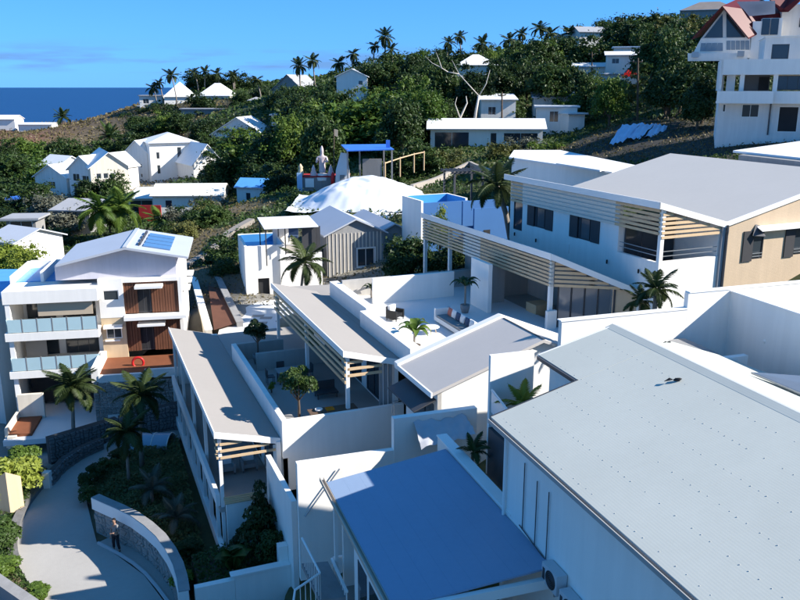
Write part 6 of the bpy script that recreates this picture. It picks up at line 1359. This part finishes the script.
for lab in sorted({k[0] for k in WOOD}):
    for ri,d in enumerate(sorted(k[1] for k in WOOD if k[0]==lab)):
        for ti,a in enumerate(sorted(WOOD[lab,d],key=lambda t:t[0])):
            tree(*a,ords[ti]+' from left in '+('nearest' if ri==0 else ords[ri])+' row: '+lab.replace('leafy tree in the dense','leafy tree in'),'trees of the hillside wood')
for i,(x,y,d,w,m) in enumerate(((164,238,92,3.4,lf_mid),(176,226,100,3.8,lf_grey),(184,240,88,4,OLM),(194,230,94,4.5,lf_mid),(203,222,100,3.6,OLM),(214,228,95,4.5,lf_mid),(172,250,84,3.5,lf_mid))):
    tree(x,y,d,w,m,ords[i]+' bush from the left on the slope behind the solar-panelled roof','bushes on the slope behind the apartment roof',name='slope_bush',cat='bush',minh=2)
# bushes near the drive
for i,(px,py,z,w,h,m,l,s) in enumerate(((12,500,.1,3.4,3.0,lf_yel,'big bright yellow-green bush at the left edge by the tan gate pier',.05),(24,478,.1,2.4,2.2,lf_bright,'bright green bush right of the big left bush',.05),(32,482,.0,1.8,1.0,lf_grey,'low grey-pink bush in front of the courtyard wall',.06),(4,545,.1,2.2,1.6,lf_mid,'green bush on the left verge below the gate pier',.05),(6,575,.1,1.8,.9,lf_bright,'low bright bush at the lower left verge',.06),(40,600,.0,1.6,.7,lf_bright,'low bright bush at the foot of the lit driveway patch',.06),(90,503,.1,1.4,1.2,lf_mid,'rounded hedge bush at the start of the white coping',.05),(86,490,.1,1.3,1.1,lf_dark,'dark hedge bush on the inner bend of the driveway',.05),(95,480,.1,1.4,1.0,lf_dark,'dark hedge bush beyond the inner bend of the driveway',.05),(108,470,.1,1.4,.9,lf_mid,'green hedge bush along the planted bed edge',.05),(120,460,.1,1.4,.8,lf_dark,'dark hedge bush at the far edge of the planted bed',.05),(184,588,.3,1.3,.9,lf_yel,'yellow-green clump at the end of the curved wall',.06),(205,578,.3,1.6,.9,lf_mid,'leafy clump outside the low garden wall',.06),(188,556,.3,1.5,.9,lf_dark,'dark clump between the curved wall and the loggia base',.06))):
    b=Pz(px,py,z); shrub((b.x,b.y,z),w,h,m,l,seed=i,size=s,n=2200)
def scatter(name,label,cat,poly,z,n,size,mat,zf=None,hmax=.4):
    rng=np.random.default_rng(77); A=np.array([(p.x,p.y) for p in poly]); mn,mxx=A.min(0),A.max(0); pts=[]
    q=rng.uniform(mn,mxx,(n*4,2)); x,y=q[:,0],q[:,1]; ins=np.zeros(len(q),bool); j=len(A)-1
    for i in range(len(A)):
        c=((A[i,1]>y)!=(A[j,1]>y))&(x<(A[j,0]-A[i,0])*(y-A[i,1])/(A[j,1]-A[i,1]+1e-9)+A[i,0]); ins^=c; j=i
    q=q[ins][:n]; n=len(q); c=np.c_[q,z+rng.uniform(0,hmax,n)*(.5+.5*np.sin(q[:,0]*2.1)*np.cos(q[:,1]*1.7))]
    nn=rng.normal(size=(n,3))*.6; nn[:,2]+=.8; nn/=np.linalg.norm(nn,axis=1,keepdims=True); t=rng.normal(size=(n,3)); t-=nn*(t*nn).sum(1,keepdims=True); t/=np.linalg.norm(t,axis=1,keepdims=True); b=np.cross(nn,t); s=size*rng.uniform(.6,1.4,n)[:,None]
    V=np.stack([c-t*s,c-b*s*.45,c+t*s,c+b*s*.45],1).reshape(-1,3); o=bpy.data.objects.new(name,mesh_np(name,V,np.arange(4*n).reshape(n,4),mat)); COL.objects.link(o); o['kind']='stuff'; o['label']=label; o['category']=cat
lf_bed=leafmat('bed_foliage',(.09,.12,.045),(.20,.23,.09),.3)
bedp=pz([(88,500),(88,482),(104,470),(120,456),(140,446),(178,440),(186,470),(196,520),(206,556),(196,580),(186,590),(182,570),(172,546),(155,526),(132,510),(108,501)],.2)
MB().slab([p+Vector((0,0,-.1)) for p in bedp],.3).solo('garden_bed',bark2,None,None,kind='structure')
scatter('ground_cover','dark leafy ground cover filling the bed between driveway and villas','ground cover',bedp,.12,20000,.085,lf_bed,hmax=.55)
vp=pz([(-10,480),(30,470),(30,500),(18,522),(13,546),(16,566),(40,604),(-10,590)],.1)
scatter('verge_plants','mixed green ground plants on the left verge of the driveway','ground cover',vp,.08,7000,.08,lf_mid,hmax=.5)
def hill_scrub():
    rng=np.random.default_rng(9); n=170000; an=np.radians(rng.uniform(-29,29,n)); d=64*np.power(360/64,rng.uniform(0,1,n)); x=np.tan(an)*d; y=d
    keep=~((x>8)&(y<64))&~((x<-8)&(y<62)); 
    z=np.concatenate([terr(x[i:i+8000],y[i:i+8000]) for i in range(0,n,8000)]); col=np.concatenate([tcol(x[i:i+8000],y[i:i+8000]) for i in range(0,n,8000)])
    dry=col[:,0]>col[:,1]*1.02; darkp=col.sum(1)<.125
    for name,lab,cat,msk,mat,sz in (('hillside_scrub','low green scrub covering the slopes','scrub',keep&~dry&~darkp,lf_mid,.0019),('dry_grass','patchy dry yellow grass on the open slopes','grass',keep&dry&(rng.random(n)<.8),lf_dry,.0014),('slope_debris','dark twigs and burnt scrub on the blackened slopes','scrub',keep&darkp&~dry&(rng.random(n)<.8),M('burnt_twigs',(.06,.052,.045),.95,.5,3),.0026)):
        c=np.c_[x,y,z][msk].copy(); m=len(c)
        if not m: continue
        s=(sz*d[msk]*rng.uniform(.5,1.6,m))[:,None]; c[:,2]+=s[:,0]*rng.uniform(0,1.6,m)
        nn=rng.normal(size=(m,3))*.7; nn[:,2]+=.6; nn/=np.linalg.norm(nn,axis=1,keepdims=True); t=rng.normal(size=(m,3)); t-=nn*(t*nn).sum(1,keepdims=True); t/=np.linalg.norm(t,axis=1,keepdims=True); b=np.cross(nn,t)
        V=np.stack([c-t*s,c-b*s*.5,c+t*s,c+b*s*.5],1).reshape(-1,3); o=bpy.data.objects.new(name,mesh_np(name,V,np.arange(4*m).reshape(m,4),mat)); COL.objects.link(o); o['kind']='stuff'; o['label']=lab; o['category']=cat
hill_scrub()
scatter('bed_plants','low mixed leaves covering the soil of the walled bed','ground cover',[fw(v,u,0,TK) for v,u in ((3.4,31.3),(7.1,31.3),(7.1,34.5),(3.4,34.5))],1.3,2600,.09,lf_mid,hmax=.35)
